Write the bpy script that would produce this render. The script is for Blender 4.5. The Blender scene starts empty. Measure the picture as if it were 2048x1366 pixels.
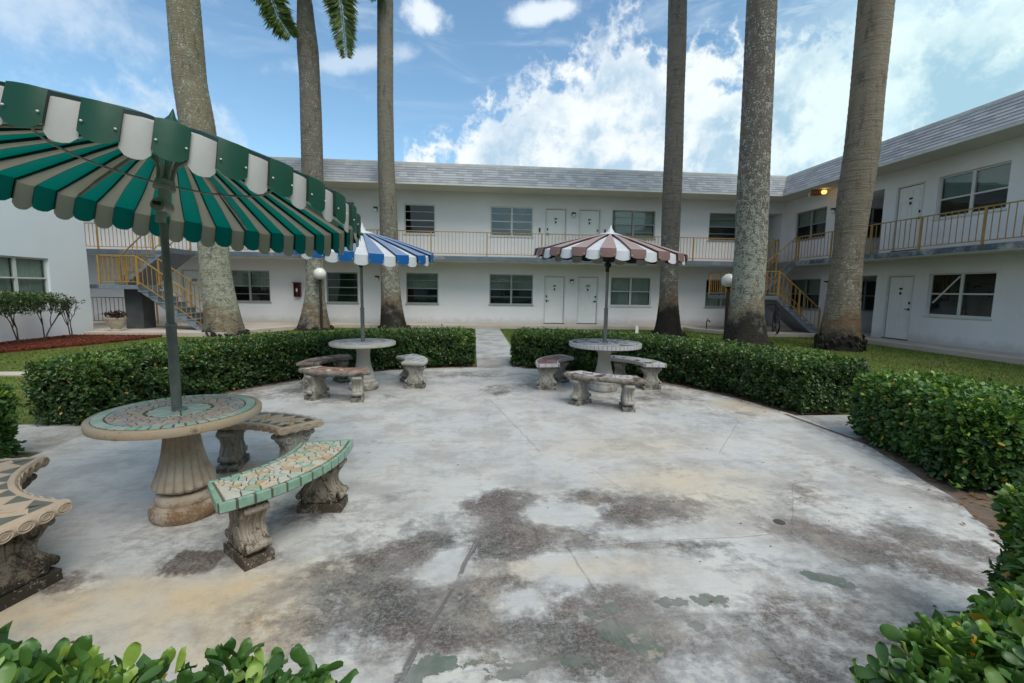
import bpy, bmesh, math, random
import numpy as np
from mathutils import Vector, Matrix
random.seed(7); RNG = np.random.default_rng(7)
R = math.radians; PI = math.pi
sc = bpy.context.scene
COL = sc.collection

# ------------------------------------------------------------------ camera
EYE = Vector((0, 0, 1.5)); YAW, PITCH, ROLL = R(4.9), R(6.5), 0.0138
fw = Vector((math.sin(YAW)*math.cos(PITCH), math.cos(YAW)*math.cos(PITCH), -math.sin(PITCH)))
rt0 = Vector((math.cos(YAW), -math.sin(YAW), 0)); up0 = rt0.cross(fw)
rt = (rt0*math.cos(ROLL) + up0*math.sin(ROLL)).normalized(); up = rt.cross(fw)
cam = bpy.data.objects.new('camera', bpy.data.cameras.new('camera')); COL.objects.link(cam)
cam.data.sensor_width = 36; cam.data.lens = 899/2048*36; cam.data.clip_start = .02; cam.data.clip_end = 2000
cam.matrix_world = Matrix(((rt.x, up.x, -fw.x, EYE.x), (rt.y, up.y, -fw.y, EYE.y), (rt.z, up.z, -fw.z, EYE.z), (0, 0, 0, 1)))
sc.camera = cam

# ------------------------------------------------------------------ node helper
class G:
    def __init__(s, nt): s.nt = nt
    def n(s, typ, ins=None, **pr):
        nd = s.nt.nodes.new(typ)
        for k, v in pr.items(): setattr(nd, k, v)
        for k, v in (ins or {}).items():
            so = nd.inputs[k]
            if isinstance(v, bpy.types.NodeSocket): s.nt.links.new(v, so)
            elif isinstance(v, bpy.types.Node): s.nt.links.new(v.outputs[0], so)
            else: so.default_value = v
        return nd
    def m(s, op, a, b=None, c=None, clamp=False):
        i = {0: a}
        if b is not None: i[1] = b
        if c is not None: i[2] = c
        return s.n('ShaderNodeMath', i, operation=op, use_clamp=clamp).outputs[0]
    def v(s, op, a, b=None, out=0):
        i = {0: a}
        if b is not None: i[1] = b
        return s.n('ShaderNodeVectorMath', i, operation=op).outputs[out]
    def mix(s, f, a, b, mode='MIX'):
        nd = s.nt.nodes.new('ShaderNodeMix'); nd.data_type = 'RGBA'; nd.blend_type = mode; nd.clamp_factor = True
        for idx, v in ((0, f), (6, a), (7, b)):
            if isinstance(v, bpy.types.NodeSocket): s.nt.links.new(v, nd.inputs[idx])
            elif idx == 0: nd.inputs[0].default_value = v
            else: nd.inputs[idx].default_value = c4(v)
        return nd.outputs[2]
    def noise(s, vec, scale, detail=4, rough=.55, dist=0, out=0):
        return s.n('ShaderNodeTexNoise', {'Vector': vec, 'Scale': scale, 'Detail': detail, 'Roughness': rough, 'Distortion': dist}).outputs[out]
    def step(s, x, lo, hi):
        return s.n('ShaderNodeMapRange', {0: x, 1: lo, 2: hi, 3: 0., 4: 1.}, interpolation_type='SMOOTHSTEP').outputs[0]
def c4(c): return (*c, 1) if len(c) == 3 else c

# ------------------------------------------------------------------ sky (Nishita + procedural clouds by direction), sun, exposure
SUN_EL, SUN_AZ = R(56), R(152)            # azimuth from +Y towards +X
w = bpy.data.worlds.new('World'); sc.world = w; w.cycles.sampling_method = 'MANUAL'; w.cycles.sample_map_resolution = 512; w.use_nodes = True
nt = w.node_tree; nt.nodes.clear(); g = G(nt)
sky = g.n('ShaderNodeTexSky', sky_type='NISHITA', sun_disc=False, sun_elevation=SUN_EL, sun_rotation=SUN_AZ, air_density=1.0, dust_density=.6, ozone_density=1.6, altitude=0)
tc = g.n('ShaderNodeTexCoord').outputs['Generated']
sx = g.n('ShaderNodeSeparateXYZ', {0: tc}); X, Y, Z = sx.outputs
az = g.m('ARCTAN2', X, Y); el = g.m('ARCSINE', Z)
skyc = g.n('ShaderNodeVectorMath', {0: sky.outputs[0], 'Scale': .118}, operation='SCALE').outputs[0]
skyc = g.mix(1.0, skyc, (.88, 1.04, 1.0), 'MULTIPLY')
p2 = g.n('ShaderNodeCombineXYZ', {0: az, 1: el, 2: 0.}).outputs[0]
n_big = g.noise(tc, 5.0, 6, .60)
n_fine = g.noise(tc, 15.0, 5, .62)
billow = g.m('SUBTRACT', .80, g.m('MULTIPLY', g.m('ABSOLUTE', g.m('SUBTRACT', n_fine, .5)), 5.))
def curve(x, pts, lo, hi):
    mr = g.n('ShaderNodeMapRange', {0: x, 1: lo, 2: hi, 3: 0., 4: 1.}).outputs[0]
    fc = g.n('ShaderNodeFloatCurve', {1: mr}); cv = fc.mapping.curves[0]
    P = [((a-lo)/(hi-lo), e) for a, e in pts]
    cv.points[0].location = P[0]; cv.points[-1].location = P[-1]
    for q in P[1:-1]: cv.points.new(*q)
    fc.mapping.update(); return fc.outputs[0]
# cumulus bank: its crest (elevation, radians) against azimuth (degrees)
crest = [(-180, .62), (-120, .55), (-75, .50), (-50, .36), (-40, .30), (-32, .38), (-25.5, .36), (-22, .14), (-10.5, .12), (-8.5, .28), (-3.5, .32), (-2.5, .34), (2.5, .39), (9, .43), (15, .48), (19, .515), (20.5, .50), (23, .48), (30, .46), (36, .45), (45, .44), (60, .50), (90, .60), (180, .62)]  # crest outside the view raised with added cloud to whiten the light
top = curve(az, [(R(a), e) for a, e in crest], -PI, PI)
edge = g.m('ADD', g.m('MULTIPLY', g.m('SUBTRACT', n_big, .5), .26), g.m('MULTIPLY_ADD', billow, .07, -.050))
hgt = g.m('SUBTRACT', g.m('ADD', top, edge), el)
soft = g.step(az, -.15, -.45)
bank = g.n('ShaderNodeMapRange', {0: hgt, 1: -.002, 2: g.m('MULTIPLY_ADD', soft, .09, .058), 3: 0., 4: 1.}, interpolation_type='SMOOTHSTEP').outputs[0]
# soften the left bank, it is hazier
holes = g.step(n_big, .60, .70)
bank = g.m('MULTIPLY', bank, g.m('SUBTRACT', 1., g.m('MULTIPLY', holes, .55)))
shade = g.step(g.m('ADD', g.m('MULTIPLY', g.noise(g.v('ADD', tc, (0.02, 0, -.03)), 7.5, 5, .55), 1.), g.m('MULTIPLY_ADD', billow, .16, -.05)), .40, .66)
lowhaze = g.step(el, .30, .08)
ccol = g.mix(shade, (.30, .41, .51), (.58, .62, .64))
ccol = g.mix(g.m('MULTIPLY', g.step(hgt, .09, .0), .8), ccol, (.68, .69, .685))
ccol = g.mix(g.m('MULTIPLY', lowhaze, .55), ccol, (.47, .57, .65))
# thin veils and small separate clouds
def blob(a, e, ra, re, rot=0.):
    d = g.v('SUBTRACT', p2, (R(a), e, 0))
    if rot: d = g.n('ShaderNodeVectorRotate', {'Vector': d, 'Angle': rot}, rotation_type='Z_AXIS').outputs[0]
    d = g.v('MULTIPLY', d, (1/R(ra), 1/re, 0)); return g.v('LENGTH', d, out=1)
def cloudlet(a, e, ra, re, soft, amt=1., rot=0.):
    q = g.m('ADD', blob(a, e, ra, re, rot), g.m('MULTIPLY', g.m('SUBTRACT', n_fine, .5), 1.9))
    return g.m('MULTIPLY', g.step(q, 1., 1.-soft), amt)
st = g.n('ShaderNodeMapping', {0: p2, 'Rotation': (0, 0, .35), 'Scale': (2.2, 8., 1)}).outputs[0]
streak = g.noise(st, 2.4, 4, .6, .6)
veil = g.m('MULTIPLY', g.step(streak, .46, .80), g.m('ADD', .35, g.m('MULTIPLY', g.step(az, .35, .75), .65)))
veil = g.m('MULTIPLY', veil, g.step(el, .25, .5))
veil = g.m('MAXIMUM', veil, g.m('MULTIPLY', g.step(az, .45, .80), g.m('MULTIPLY', g.step(n_big, .30, .62), .85)))
for args in ((-6.2, .505, 3.4, .035, .7, .95, .3), (-33, .56, 11, .12, .95, .95, .0), (9, .52, 6.5, .022, .8, .9, -.12), (-40, .40, 9, .09, .9, .5, 0.), (-14, .42, 9, .022, .9, .5, -.25), (29, .60, 7, .05, .9, .6, .2)):
    veil = g.m('MAXIMUM', veil, cloudlet(*args))
veil = g.m('MAXIMUM', veil, g.m('MULTIPLY', g.step(el, .72, .95), g.step(n_big, .38, .56)))  # overhead veil, out of view, added to neutralise and brighten the light
colr = g.mix(g.m('MULTIPLY', veil, .85), skyc, (.62, .67, .70))
colr = g.mix(g.step(el, .20, .0), colr, (.52, .66, .78))
colr = g.mix(bank, colr, ccol)
# the teal cast of the sky at the right of the courtyard
colr = g.mix(g.m('MULTIPLY', g.step(az, .30, .85), .55), colr, g.mix(1., colr, (.72, .98, .93), 'MULTIPLY'))
bg = g.n('ShaderNodeBackground', {0: colr, 1: 1.})
g.n('ShaderNodeOutputWorld', {0: bg})

sun = bpy.data.objects.new('sun', bpy.data.lights.new('sun', 'SUN')); COL.objects.link(sun)
sun.data.energy = 1.5; sun.data.angle = R(38); sun.data.color = (1, .93, .82)
sd = Vector((math.sin(SUN_AZ)*math.cos(SUN_EL), math.cos(SUN_AZ)*math.cos(SUN_EL), math.sin(SUN_EL)))
sun.rotation_euler = sd.to_track_quat('Z', 'Y').to_euler()
sc.view_settings.view_transform = 'Standard'; sc.view_settings.look = 'None'; sc.view_settings.exposure = 0.72; sc.view_settings.gamma = 1
sc.view_settings.use_curve_mapping = False

# ------------------------------------------------------------------ object helpers
def setp(o, label=None, cat=None, group=None, kind=None):
    if label: o['label'] = label
    if cat: o['category'] = cat
    if group: o['group'] = group
    if kind: o['kind'] = kind
    return o
def link(o, parent=None):
    COL.objects.link(o)
    if parent is not None: o.parent = parent
    return o
def empty(name, loc=(0, 0, 0), rz=0, label=None, cat=None, group=None):
    o = bpy.data.objects.new(name, None); o.location = loc; o.rotation_euler = (0, 0, rz); o.empty_display_size = .1
    link(o); return setp(o, label, cat, group)
class MB:
    def __init__(s): s.v = []; s.f = []; s.m = []
    def add(s, vs, fs, mi=0):
        b = len(s.v); s.v += [tuple(p) for p in vs]; s.f += [tuple(b+i for i in f) for f in fs]; s.m += [mi]*len(fs); return s
    def box(s, a, b, mi=0):
        x0, y0, z0 = a; x1, y1, z1 = b
        return s.add([(x0,y0,z0),(x1,y0,z0),(x1,y1,z0),(x0,y1,z0),(x0,y0,z1),(x1,y0,z1),(x1,y1,z1),(x0,y1,z1)],
                     [(0,3,2,1),(4,5,6,7),(0,1,5,4),(1,2,6,5),(2,3,7,6),(3,0,4,7)], mi)
    def bar(s, a, b, w_, h, upv=(0, 0, 1), mi=0):
        a = Vector(a); b = Vector(b); d = (b-a).normalized(); u = Vector(upv)
        if abs(d.dot(u)) > .98: u = Vector((0, 1, 0))
        sd_ = d.cross(u).normalized(); u = sd_.cross(d)
        P = [p + sd_*i*w_/2 + u*j*h/2 for p in (a, b) for i, j in ((-1,-1),(1,-1),(1,1),(-1,1))]
        return s.add(P, [(0,1,2,3),(7,6,5,4),(0,4,5,1),(1,5,6,2),(2,6,7,3),(3,7,4,0)], mi)
    def tube(s, pts, rad, seg=10, caps=True, mi=0):
        pts = [Vector(p) for p in pts]; n = len(pts)
        rs = rad if isinstance(rad, (list, tuple)) else [rad]*n
        d0 = (pts[1]-pts[0]).normalized(); ref = Vector((0, 0, 1)) if abs(d0.z) < .9 else Vector((1, 0, 0))
        u = (ref - d0*ref.dot(d0)).normalized(); vs = []
        for i, p in enumerate(pts):
            d = (pts[min(i+1, n-1)]-pts[max(i-1, 0)]).normalized(); u = (u - d*u.dot(d)).normalized(); v2 = d.cross(u)
            vs += [p + (u*math.cos(2*PI*k/seg) + v2*math.sin(2*PI*k/seg))*rs[i] for k in range(seg)]
        fs = [(i*seg+k, i*seg+(k+1) % seg, (i+1)*seg+(k+1) % seg, (i+1)*seg+k) for i in range(n-1) for k in range(seg)]
        if caps: fs += [tuple(range(seg-1, -1, -1)), tuple(range((n-1)*seg, n*seg))]
        return s.add(vs, fs, mi)
    def lathe(s, prof, seg=32, c=(0, 0, 0), mi=0, mod=None):
        vs = []
        for i, (r, z) in enumerate(prof):
            for k in range(seg):
                a = 2*PI*k/seg; rr = r*(mod(a, z) if mod else 1); vs.append((c[0]+rr*math.cos(a), c[1]+rr*math.sin(a), c[2]+z))
        n = len(prof)
        fs = [(i*seg+k, i*seg+(k+1) % seg, (i+1)*seg+(k+1) % seg, (i+1)*seg+k) for i in range(n-1) for k in range(seg)]
        if prof[0][0] > 1e-4: fs.append(tuple(range(seg-1, -1, -1)))
        if prof[-1][0] > 1e-4: fs.append(tuple(range((n-1)*seg, n*seg)))
        return s.add(vs, fs, mi)
    def prism(s, poly, z0, z1, mi=0):
        n = len(poly)
        return s.add([(x, y, z0) for x, y in poly]+[(x, y, z1) for x, y in poly],
                     [tuple(range(n-1, -1, -1)), tuple(range(n, 2*n))]+[(i, (i+1) % n, n+(i+1) % n, n+i) for i in range(n)], mi)
    def mesh(s, name, mats, smooth=False):
        me = bpy.data.meshes.new(name); me.from_pydata(s.v, [], s.f)
        if not isinstance(mats, (list, tuple)): mats = [mats]
        for m_ in mats: me.materials.append(m_)
        me.polygons.foreach_set('material_index', s.m)
        if smooth: me.polygons.foreach_set('use_smooth', [True]*len(s.f))
        me.validate(); me.update(); return me
    def build(s, name, mats, parent=None, smooth=False, bevel=0, **kw):
        o = bpy.data.objects.new(name, s.mesh(name, mats, smooth)); link(o, parent)
        if bevel:
            b = o.modifiers.new('bevel', 'BEVEL'); b.width = bevel; b.segments = 2; b.limit_method = 'ANGLE'; b.angle_limit = R(40)
        if smooth:
            try: o.data.set_sharp_from_angle(angle=R(42))
            except Exception: pass
        return setp(o, **kw)
def place(name, me, parent=None, loc=(0, 0, 0), rot=(0, 0, 0), scale=(1, 1, 1)):
    o = bpy.data.objects.new(name, me); o.location = loc; o.rotation_euler = rot; o.scale = scale
    return link(o, parent)
def np_mesh(name, V, F, mat_, tint=None, k=3, smooth=False):
    """V (n,3) F (m,k) arrays, optional per-vertex tint"""
    me = bpy.data.meshes.new(name); V = np.ascontiguousarray(V, np.float32); F = np.ascontiguousarray(F, np.int32)
    me.vertices.add(len(V)); me.vertices.foreach_set('co', V.ravel())
    me.loops.add(F.size); me.loops.foreach_set('vertex_index', F.ravel())
    me.polygons.add(len(F)); me.polygons.foreach_set('loop_start', np.arange(0, F.size, k, dtype=np.int32))
    if tint is not None:
        at = me.attributes.new('tint', 'FLOAT', 'POINT'); at.data.foreach_set('value', np.ascontiguousarray(tint, np.float32))
    me.materials.append(mat_); me.update(calc_edges=True); me.validate()
    me.polygons.foreach_set('use_smooth', [bool(smooth)]*len(F))
    return me
def text_mesh(s, size, depth=.003, mat_=None):
    cu = bpy.data.curves.new('t', 'FONT'); cu.body = s; cu.size = size; cu.extrude = depth; cu.align_x = 'CENTER'; cu.align_y = 'CENTER'
    cu.offset = size*.02
    o = bpy.data.objects.new('t', cu); COL.objects.link(o); bpy.context.view_layer.update()
    me = bpy.data.meshes.new_from_object(o.evaluated_get(bpy.context.evaluated_depsgraph_get()))
    bpy.data.objects.remove(o); me.name = 'lettering'; me.materials.clear(); me.materials.append(mat_); return me

# ------------------------------------------------------------------ materials
def mat(name, col, rough=.6, var=.0, vs=3., bump=0., bs=40., spec=.4, metal=0., dirt=None, dirt_amt=.0, dirt_s=2.5, col2=None, coord='Object'):
    m = bpy.data.materials.new(name); m.use_nodes = True; nt_ = m.node_tree; nt_.nodes.clear(); g = G(nt_)
    tc_ = g.n('ShaderNodeTexCoord').outputs[coord]
    c = None
    n1 = g.noise(tc_, vs, 5, .6)
    col2 = col2 or tuple(x*(1-var) for x in col)
    c = g.mix(g.step(n1, .3, .7), col, col2)
    if dirt: c = g.mix(g.m('MULTIPLY', g.step(g.m('ADD', g.m('MULTIPLY', g.noise(tc_, dirt_s, 8, .68), .75), g.m('MULTIPLY', g.noise(tc_, dirt_s*14, 4, .6), .25)), .60-dirt_amt*.28, .72-dirt_amt*.16), .9), c, dirt)
    b = g.n('ShaderNodeBsdfPrincipled', {'Base Color': c, 'Roughness': rough, 'Metallic': metal, 'Specular IOR Level': spec})
    if bump:
        bm = g.n('ShaderNodeBump', {'Height': g.noise(tc_, bs, 5, .65), 'Strength': bump, 'Distance': .01}); nt_.links.new(bm.outputs[0], b.inputs['Normal'])
    g.n('ShaderNodeOutputMaterial', {0: b}); return m
M = {}
def mat_wall():
    m = bpy.data.materials.new('white_stucco'); m.use_nodes = True; nt_ = m.node_tree; nt_.nodes.clear(); g = G(nt_)
    t_ = g.n('ShaderNodeTexCoord').outputs['Object']; z = g.n('ShaderNodeSeparateXYZ', {0: t_}).outputs[2]
    c = g.mix(g.step(g.noise(t_, .6, 5, .6), .35, .65), (.77, .77, .79), (.73, .73, .745))
    drip = g.noise(g.v('MULTIPLY', t_, (5., 5., .8)), 2.2, 6, .7)
    c = g.mix(g.m('MULTIPLY', g.step(drip, .56, .78), .28), c, (.50, .49, .47))
    zf = g.m('ADD', z, g.m('MULTIPLY_ADD', g.noise(t_, 3., 5, .7), .5, -.25))
    c = g.mix(g.m('MULTIPLY', g.step(zf, .42, .10), .55), c, (.44, .40, .36))
    c = g.mix(g.m('MULTIPLY', g.m('MULTIPLY', g.step(zf, 3.1, 2.85), g.step(zf, 2.7, 2.8)), .3), c, (.46, .44, .42))
    b = g.n('ShaderNodeBsdfPrincipled', {'Base Color': c, 'Roughness': .88})
    bm = g.n('ShaderNodeBump', {'Height': g.noise(t_, 38, 5, .7), 'Strength': .6, 'Distance': .012}); nt_.links.new(bm.outputs[0], b.inputs['Normal'])
    g.n('ShaderNodeOutputMaterial', {0: b}); return m
M['wall'] = mat_wall()
M['wall_left'] = mat('pale_blue_stucco', (.76, .80, .86), .85, .04, .5, .4, 50)
M['soffit'] = mat('soffit_paint', (.66, .65, .60), .85, .10, .6, .1, 30)
M['shingle_plain'] = mat('plain_grey_shingle', (.33, .34, .37), .9, .2, 4.)
M['fascia'] = mat('fascia_paint', (.62, .62, .60), .6, .15, 3)
M['slab_edge'] = mat('slab_edge_paint', (.09, .125, .16), .7, .35, 3., .3, 40, dirt=(.48, .48, .48), dirt_amt=.55, dirt_s=2.2)
M['slab_edge_b'] = mat('slab_edge_paint_back', (.16, .20, .25), .7, .25, 3., .3, 40, dirt=(.42, .42, .43), dirt_amt=.1, dirt_s=1.2)
M['stair'] = mat('blue_grey_stair_paint', (.20, .24, .28), .6, .3, 5., .15, 40, dirt=(.40, .41, .41), dirt_amt=.25, dirt_s=5)
M['stair_dark'] = mat('dark_slate_paint', (.075, .085, .09), .7, .3, 3.)
M['ochre'] = mat('ochre_rail_paint', (.43, .255, .065), .30, .3, 6., dirt=(.16, .07, .02), dirt_amt=.18, dirt_s=7, spec=.5)
M['door'] = mat('white_door_paint', (.78, .79, .78), .45, .05, 2.)
M['frame_w'] = mat('white_window_frame', (.62, .63, .62), .45, .08, 4.)
M['frame_g'] = mat('aluminium_window_frame', (.36, .37, .37), .42, .15, 4., metal=.3)
M['thresh'] = mat('dark_threshold', (.06, .055, .05), .7)
M['blind'] = mat('pale_blind', (.66, .67, .63), .7, .12, 2.)
M['blind_d'] = mat('grey_blind', (.46, .47, .44), .75, .15, 2.)
M['blind_g'] = mat('green_tinted_blind', (.13, .26, .22), .7, .15, 2.)
M['dark'] = mat('dark_interior', (.030, .033, .032), .9)
M['black'] = mat('black_metal', (.015, .015, .015), .45)
M['brown_metal'] = mat('dark_brown_post_paint', (.045, .025, .018), .5, .3, 5)
M['steel'] = mat('galvanised_steel', (.30, .305, .30), .48, .25, 8., metal=.55, spec=.4)
M['steel_g'] = mat('weathered_grey_pole', (.20, .215, .20), .55, .35, 10, .1, 60, metal=.25)
M['globe'] = mat('opal_glass_globe', (.78, .76, .72), .25, .06, 6, spec=.5)
M['maroon'] = mat('maroon_cabinet', (.10, .018, .015), .4, .2, 5)
M['red_pipe'] = mat('rust_red_pipe', (.12, .025, .012), .6, .4, 20)
M['white'] = mat('white_plate', (.7, .7, .68), .5)
M['rubber'] = mat('black_rubber', (.012, .012, .013), .7)
M['grey_metal'] = mat('hub_metal', (.25, .25, .25), .35, metal=.8)
M['pot'] = mat('pale_terracotta_pot', (.50, .44, .34), .8, .25, 6, .4, 30, dirt=(.62, .60, .56), dirt_amt=.3, dirt_s=5)
M['planter_leaf'] = mat('dark_plant', (.03, .035, .015), .6, .5, 12, col2=(.10, .03, .03))
M['walk'] = mat('beige_walkway_concrete', (.52, .45, .39), .85, .16, 1.2, .3, 40, dirt=(.33, .20, .12), dirt_amt=.05, dirt_s=.5)
M['path'] = mat('path_concrete', (.42, .42, .42), .82, .22, 1.6, .3, 50, dirt=(.24, .19, .14), dirt_amt=.45, dirt_s=1.6)
M['soil'] = mat('bare_soil', (.20, .145, .105), .95, .4, 5, 1., 40)
M['dead_leaf'] = mat('dead_leaf', (.22, .10, .035), .8, .5, 30)
M['mulch'] = mat('red_mulch', (.17, .035, .015), .95, .55, 14, 1., 60)
M['twig'] = mat('hedge_twig', (.075, .055, .038), .9, .3, 20)
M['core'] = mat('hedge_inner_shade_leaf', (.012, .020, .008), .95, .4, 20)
M['can_green'] = None
def mat_cloth(name, col, trans, tcol, rough=.45, dirt=None, da=.15):
    m = bpy.data.materials.new(name); m.use_nodes = True; nt_ = m.node_tree; nt_.nodes.clear(); g = G(nt_)
    t_ = g.n('ShaderNodeTexCoord').outputs['Object']
    c = g.mix(g.step(g.noise(t_, 5, 5, .6), .35, .7), col, tuple(x*.86 for x in col))
    if dirt: c = g.mix(g.m('MULTIPLY', g.step(g.noise(t_, 9, 8, .7), .66-da*.3, .8-da*.3), .6), c, dirt)
    b = g.n('ShaderNodeBsdfPrincipled', {'Base Color': c, 'Roughness': rough, 'Specular IOR Level': .45})
    bm = g.n('ShaderNodeBump', {'Height': g.noise(t_, 7, 4, .5), 'Strength': .25, 'Distance': .01}); nt_.links.new(bm.outputs[0], b.inputs['Normal'])
    tr = g.n('ShaderNodeBsdfTranslucent', {0: c4(tcol)})
    mx = g.n('ShaderNodeMixShader', {0: trans, 1: b.outputs[0], 2: tr.outputs[0]})
    g.n('ShaderNodeOutputMaterial', {0: mx}); return m
M['c_green'] = mat_cloth('green_vinyl', (.012, .075, .042), .36, (.0, .42, .33), .38)
M['c_white_g'] = mat_cloth('aged_white_vinyl', (.60, .60, .60), .30, (.75, .72, .62), .5, dirt=(.34, .31, .25), da=.25)
M['c_blue'] = mat_cloth('blue_vinyl', (.010, .12, .36), .10, (.0, .22, .30), .34)
M['c_white'] = mat_cloth('white_vinyl', (.68, .70, .73), .10, (.5, .48, .4), .45, dirt=(.38, .38, .36), da=.22)
M['c_brown'] = mat_cloth('dusty_brown_vinyl', (.225, .135, .125), .03, (.06, .03, .02), .42)
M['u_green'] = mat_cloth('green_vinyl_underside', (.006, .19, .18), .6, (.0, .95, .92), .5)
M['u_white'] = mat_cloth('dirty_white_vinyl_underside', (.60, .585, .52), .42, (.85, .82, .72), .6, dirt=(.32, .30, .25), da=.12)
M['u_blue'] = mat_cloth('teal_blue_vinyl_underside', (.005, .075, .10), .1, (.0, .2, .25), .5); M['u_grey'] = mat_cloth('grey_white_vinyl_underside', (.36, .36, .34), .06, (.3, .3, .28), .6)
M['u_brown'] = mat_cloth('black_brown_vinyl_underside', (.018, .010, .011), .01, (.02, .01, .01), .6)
M['top_blue'] = mat_cloth('painted_sheen_blue_vinyl', (.20, .27, .42), .06, (.0, .2, .3), .4); M['top_brown'] = mat_cloth('painted_sheen_brown_vinyl', (.36, .245, .225), .03, (.1, .05, .04), .45)  # paler roof faces: sky sheen and top light painted into the vinyl colour
M['steel_arm'] = mat('worn_tube_arm', (.40, .38, .33), .4, .35, 12., metal=.3, dirt=(.10, .06, .035), dirt_amt=.2, dirt_s=10)
M['c_lip_g'] = mat('dark_green_edge', (.008, .03, .02), .5)
M['c_lip_b'] = mat('navy_edge', (.008, .02, .06), .5)
M['c_lip_n'] = mat('dark_brown_edge', (.045, .022, .02), .5)
M['c_lip_w'] = mat('white_edge', (.5, .5, .48), .5)

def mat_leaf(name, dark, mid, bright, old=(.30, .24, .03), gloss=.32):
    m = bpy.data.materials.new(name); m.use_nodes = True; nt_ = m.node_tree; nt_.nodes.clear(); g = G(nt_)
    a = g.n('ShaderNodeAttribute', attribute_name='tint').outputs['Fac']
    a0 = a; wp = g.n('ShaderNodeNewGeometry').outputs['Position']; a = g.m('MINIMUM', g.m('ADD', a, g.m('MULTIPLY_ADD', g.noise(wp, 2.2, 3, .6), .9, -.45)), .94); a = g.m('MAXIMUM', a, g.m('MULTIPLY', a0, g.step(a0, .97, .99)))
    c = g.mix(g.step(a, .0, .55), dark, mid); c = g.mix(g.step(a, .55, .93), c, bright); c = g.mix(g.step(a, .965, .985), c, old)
    c = g.mix(g.m('MULTIPLY', g.step(g.noise(wp, 90, 3, .6), .60, .70), .35), c, (.20, .20, .06))
    b = g.n('ShaderNodeBsdfPrincipled', {'Base Color': c, 'Roughness': gloss, 'Specular IOR Level': .5})
    tr = g.n('ShaderNodeBsdfTranslucent', {0: g.mix(.5, c, (.12, .25, .02))})
    mx = g.n('ShaderNodeMixShader', {0: .22, 1: b.outputs[0], 2: tr.outputs[0]})
    g.n('ShaderNodeOutputMaterial', {0: mx}); return m
M['leaf'] = mat_leaf('hedge_leaf', (.016, .046, .014), (.055, .118, .030), (.19, .29, .05), old=(.40, .24, .03), gloss=.36)
M['leaf_near'] = mat_leaf('near_hedge_leaf', (.020, .062, .016), (.075, .175, .034), (.29, .42, .06), old=(.48, .27, .03), gloss=.38)
M['bush_leaf'] = mat_leaf('shrub_leaf', (.02, .05, .02), (.05, .10, .035), (.13, .21, .06))
M['frond'] = mat_leaf('palm_frond', (.03, .06, .015), (.07, .12, .025), (.15, .20, .04))
M['grass'] = mat_leaf('grass_blade', (.05, .11, .010), (.10, .17, .014), (.21, .27, .03), old=(.25, .19, .06), gloss=.6)

def mat_palm(name, base, col2, lichen, blackz, black_side=None, ring=.5):
    m = bpy.data.materials.new(name); m.use_nodes = True; nt_ = m.node_tree; nt_.nodes.clear(); g = G(nt_)
    t_ = g.n('ShaderNodeTexCoord').outputs['Object']
    z = g.n('ShaderNodeSeparateXYZ', {0: t_}).outputs[2]
    flat = g.v('MULTIPLY', t_, (1, 1, .25))
    c = g.mix(g.step(g.noise(t_, 1.4, 6, .65), .35, .66), base, col2)
    # leaf scar rings
    rv = g.v('MULTIPLY', t_, (.6, .6, 9.))
    rings = g.noise(rv, 3.2, 4, .6, .3)
    c = g.mix(g.m('MULTIPLY', g.step(rings, .50, .66), ring), c, tuple(x*.55 for x in base))
    # streaks of mildew
    c = g.mix(g.m('MULTIPLY', g.step(g.noise(flat, 6.5, 6, .7), .52, .66), .55), c, (.05, .045, .038))
    # lichen flecks, denser low down
    zz = g.m('SUBTRACT', g.m('MULTIPLY', g.step(z, 6.5, 1.5), .09), .045+.05*max(0, .8-lichen))
    l = g.m('ADD', g.m('MULTIPLY', g.noise(t_, 26, 4, .7), .6), g.m('MULTIPLY', g.noise(t_, 7, 4, .6), .4))
    c = g.mix(g.m('MULTIPLY', g.step(g.m('ADD', l, zz), .60-lichen*.1, .63-lichen*.08), .85), c, (.36, .38, .32))
    v_ = g.n('ShaderNodeTexVoronoi', {'Vector': t_, 'Scale': 19.}, feature='F1').outputs[0]
    c = g.mix(g.m('MULTIPLY', g.step(v_, .30, .2), g.m('MULTIPLY', g.step(g.noise(t_, 3, 3), .5, .6), lichen)), c, (.42, .43, .40))
    sp = g.step(g.noise(t_, 40, 3, .7), .56, .64)
    c = g.mix(g.m('MULTIPLY', sp, .15+.3*min(lichen, 1.)), c, (.06, .055, .045))
    # blackened foot
    nz = g.m('ADD', z, g.m('MULTIPLY', g.m('SUBTRACT', g.noise(t_, 1.5, 7, .68), .5), 2.8))
    c = g.mix(g.m('MULTIPLY', g.step(nz, blackz+.50, blackz-.40), .94), c, (.016, .012, .010))
    c = g.mix(g.m('MULTIPLY', g.m('MULTIPLY', g.step(nz, blackz+.75, blackz+.3), g.step(nz, blackz-.1, blackz+.25)), .5), c, (.15, .075, .03))
    b = g.n('ShaderNodeBsdfPrincipled', {'Base Color': c, 'Roughness': .9, 'Specular IOR Level': .2})
    h = g.m('ADD', g.m('MULTIPLY', g.noise(t_, 24, 5, .7), .5), g.m('MULTIPLY', rings, .8))
    bm = g.n('ShaderNodeBump', {'Height': h, 'Strength': .8, 'Distance': .03}); nt_.links.new(bm.outputs[0], b.inputs['Normal'])
    g.n('ShaderNodeOutputMaterial', {0: b}); return m

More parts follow.
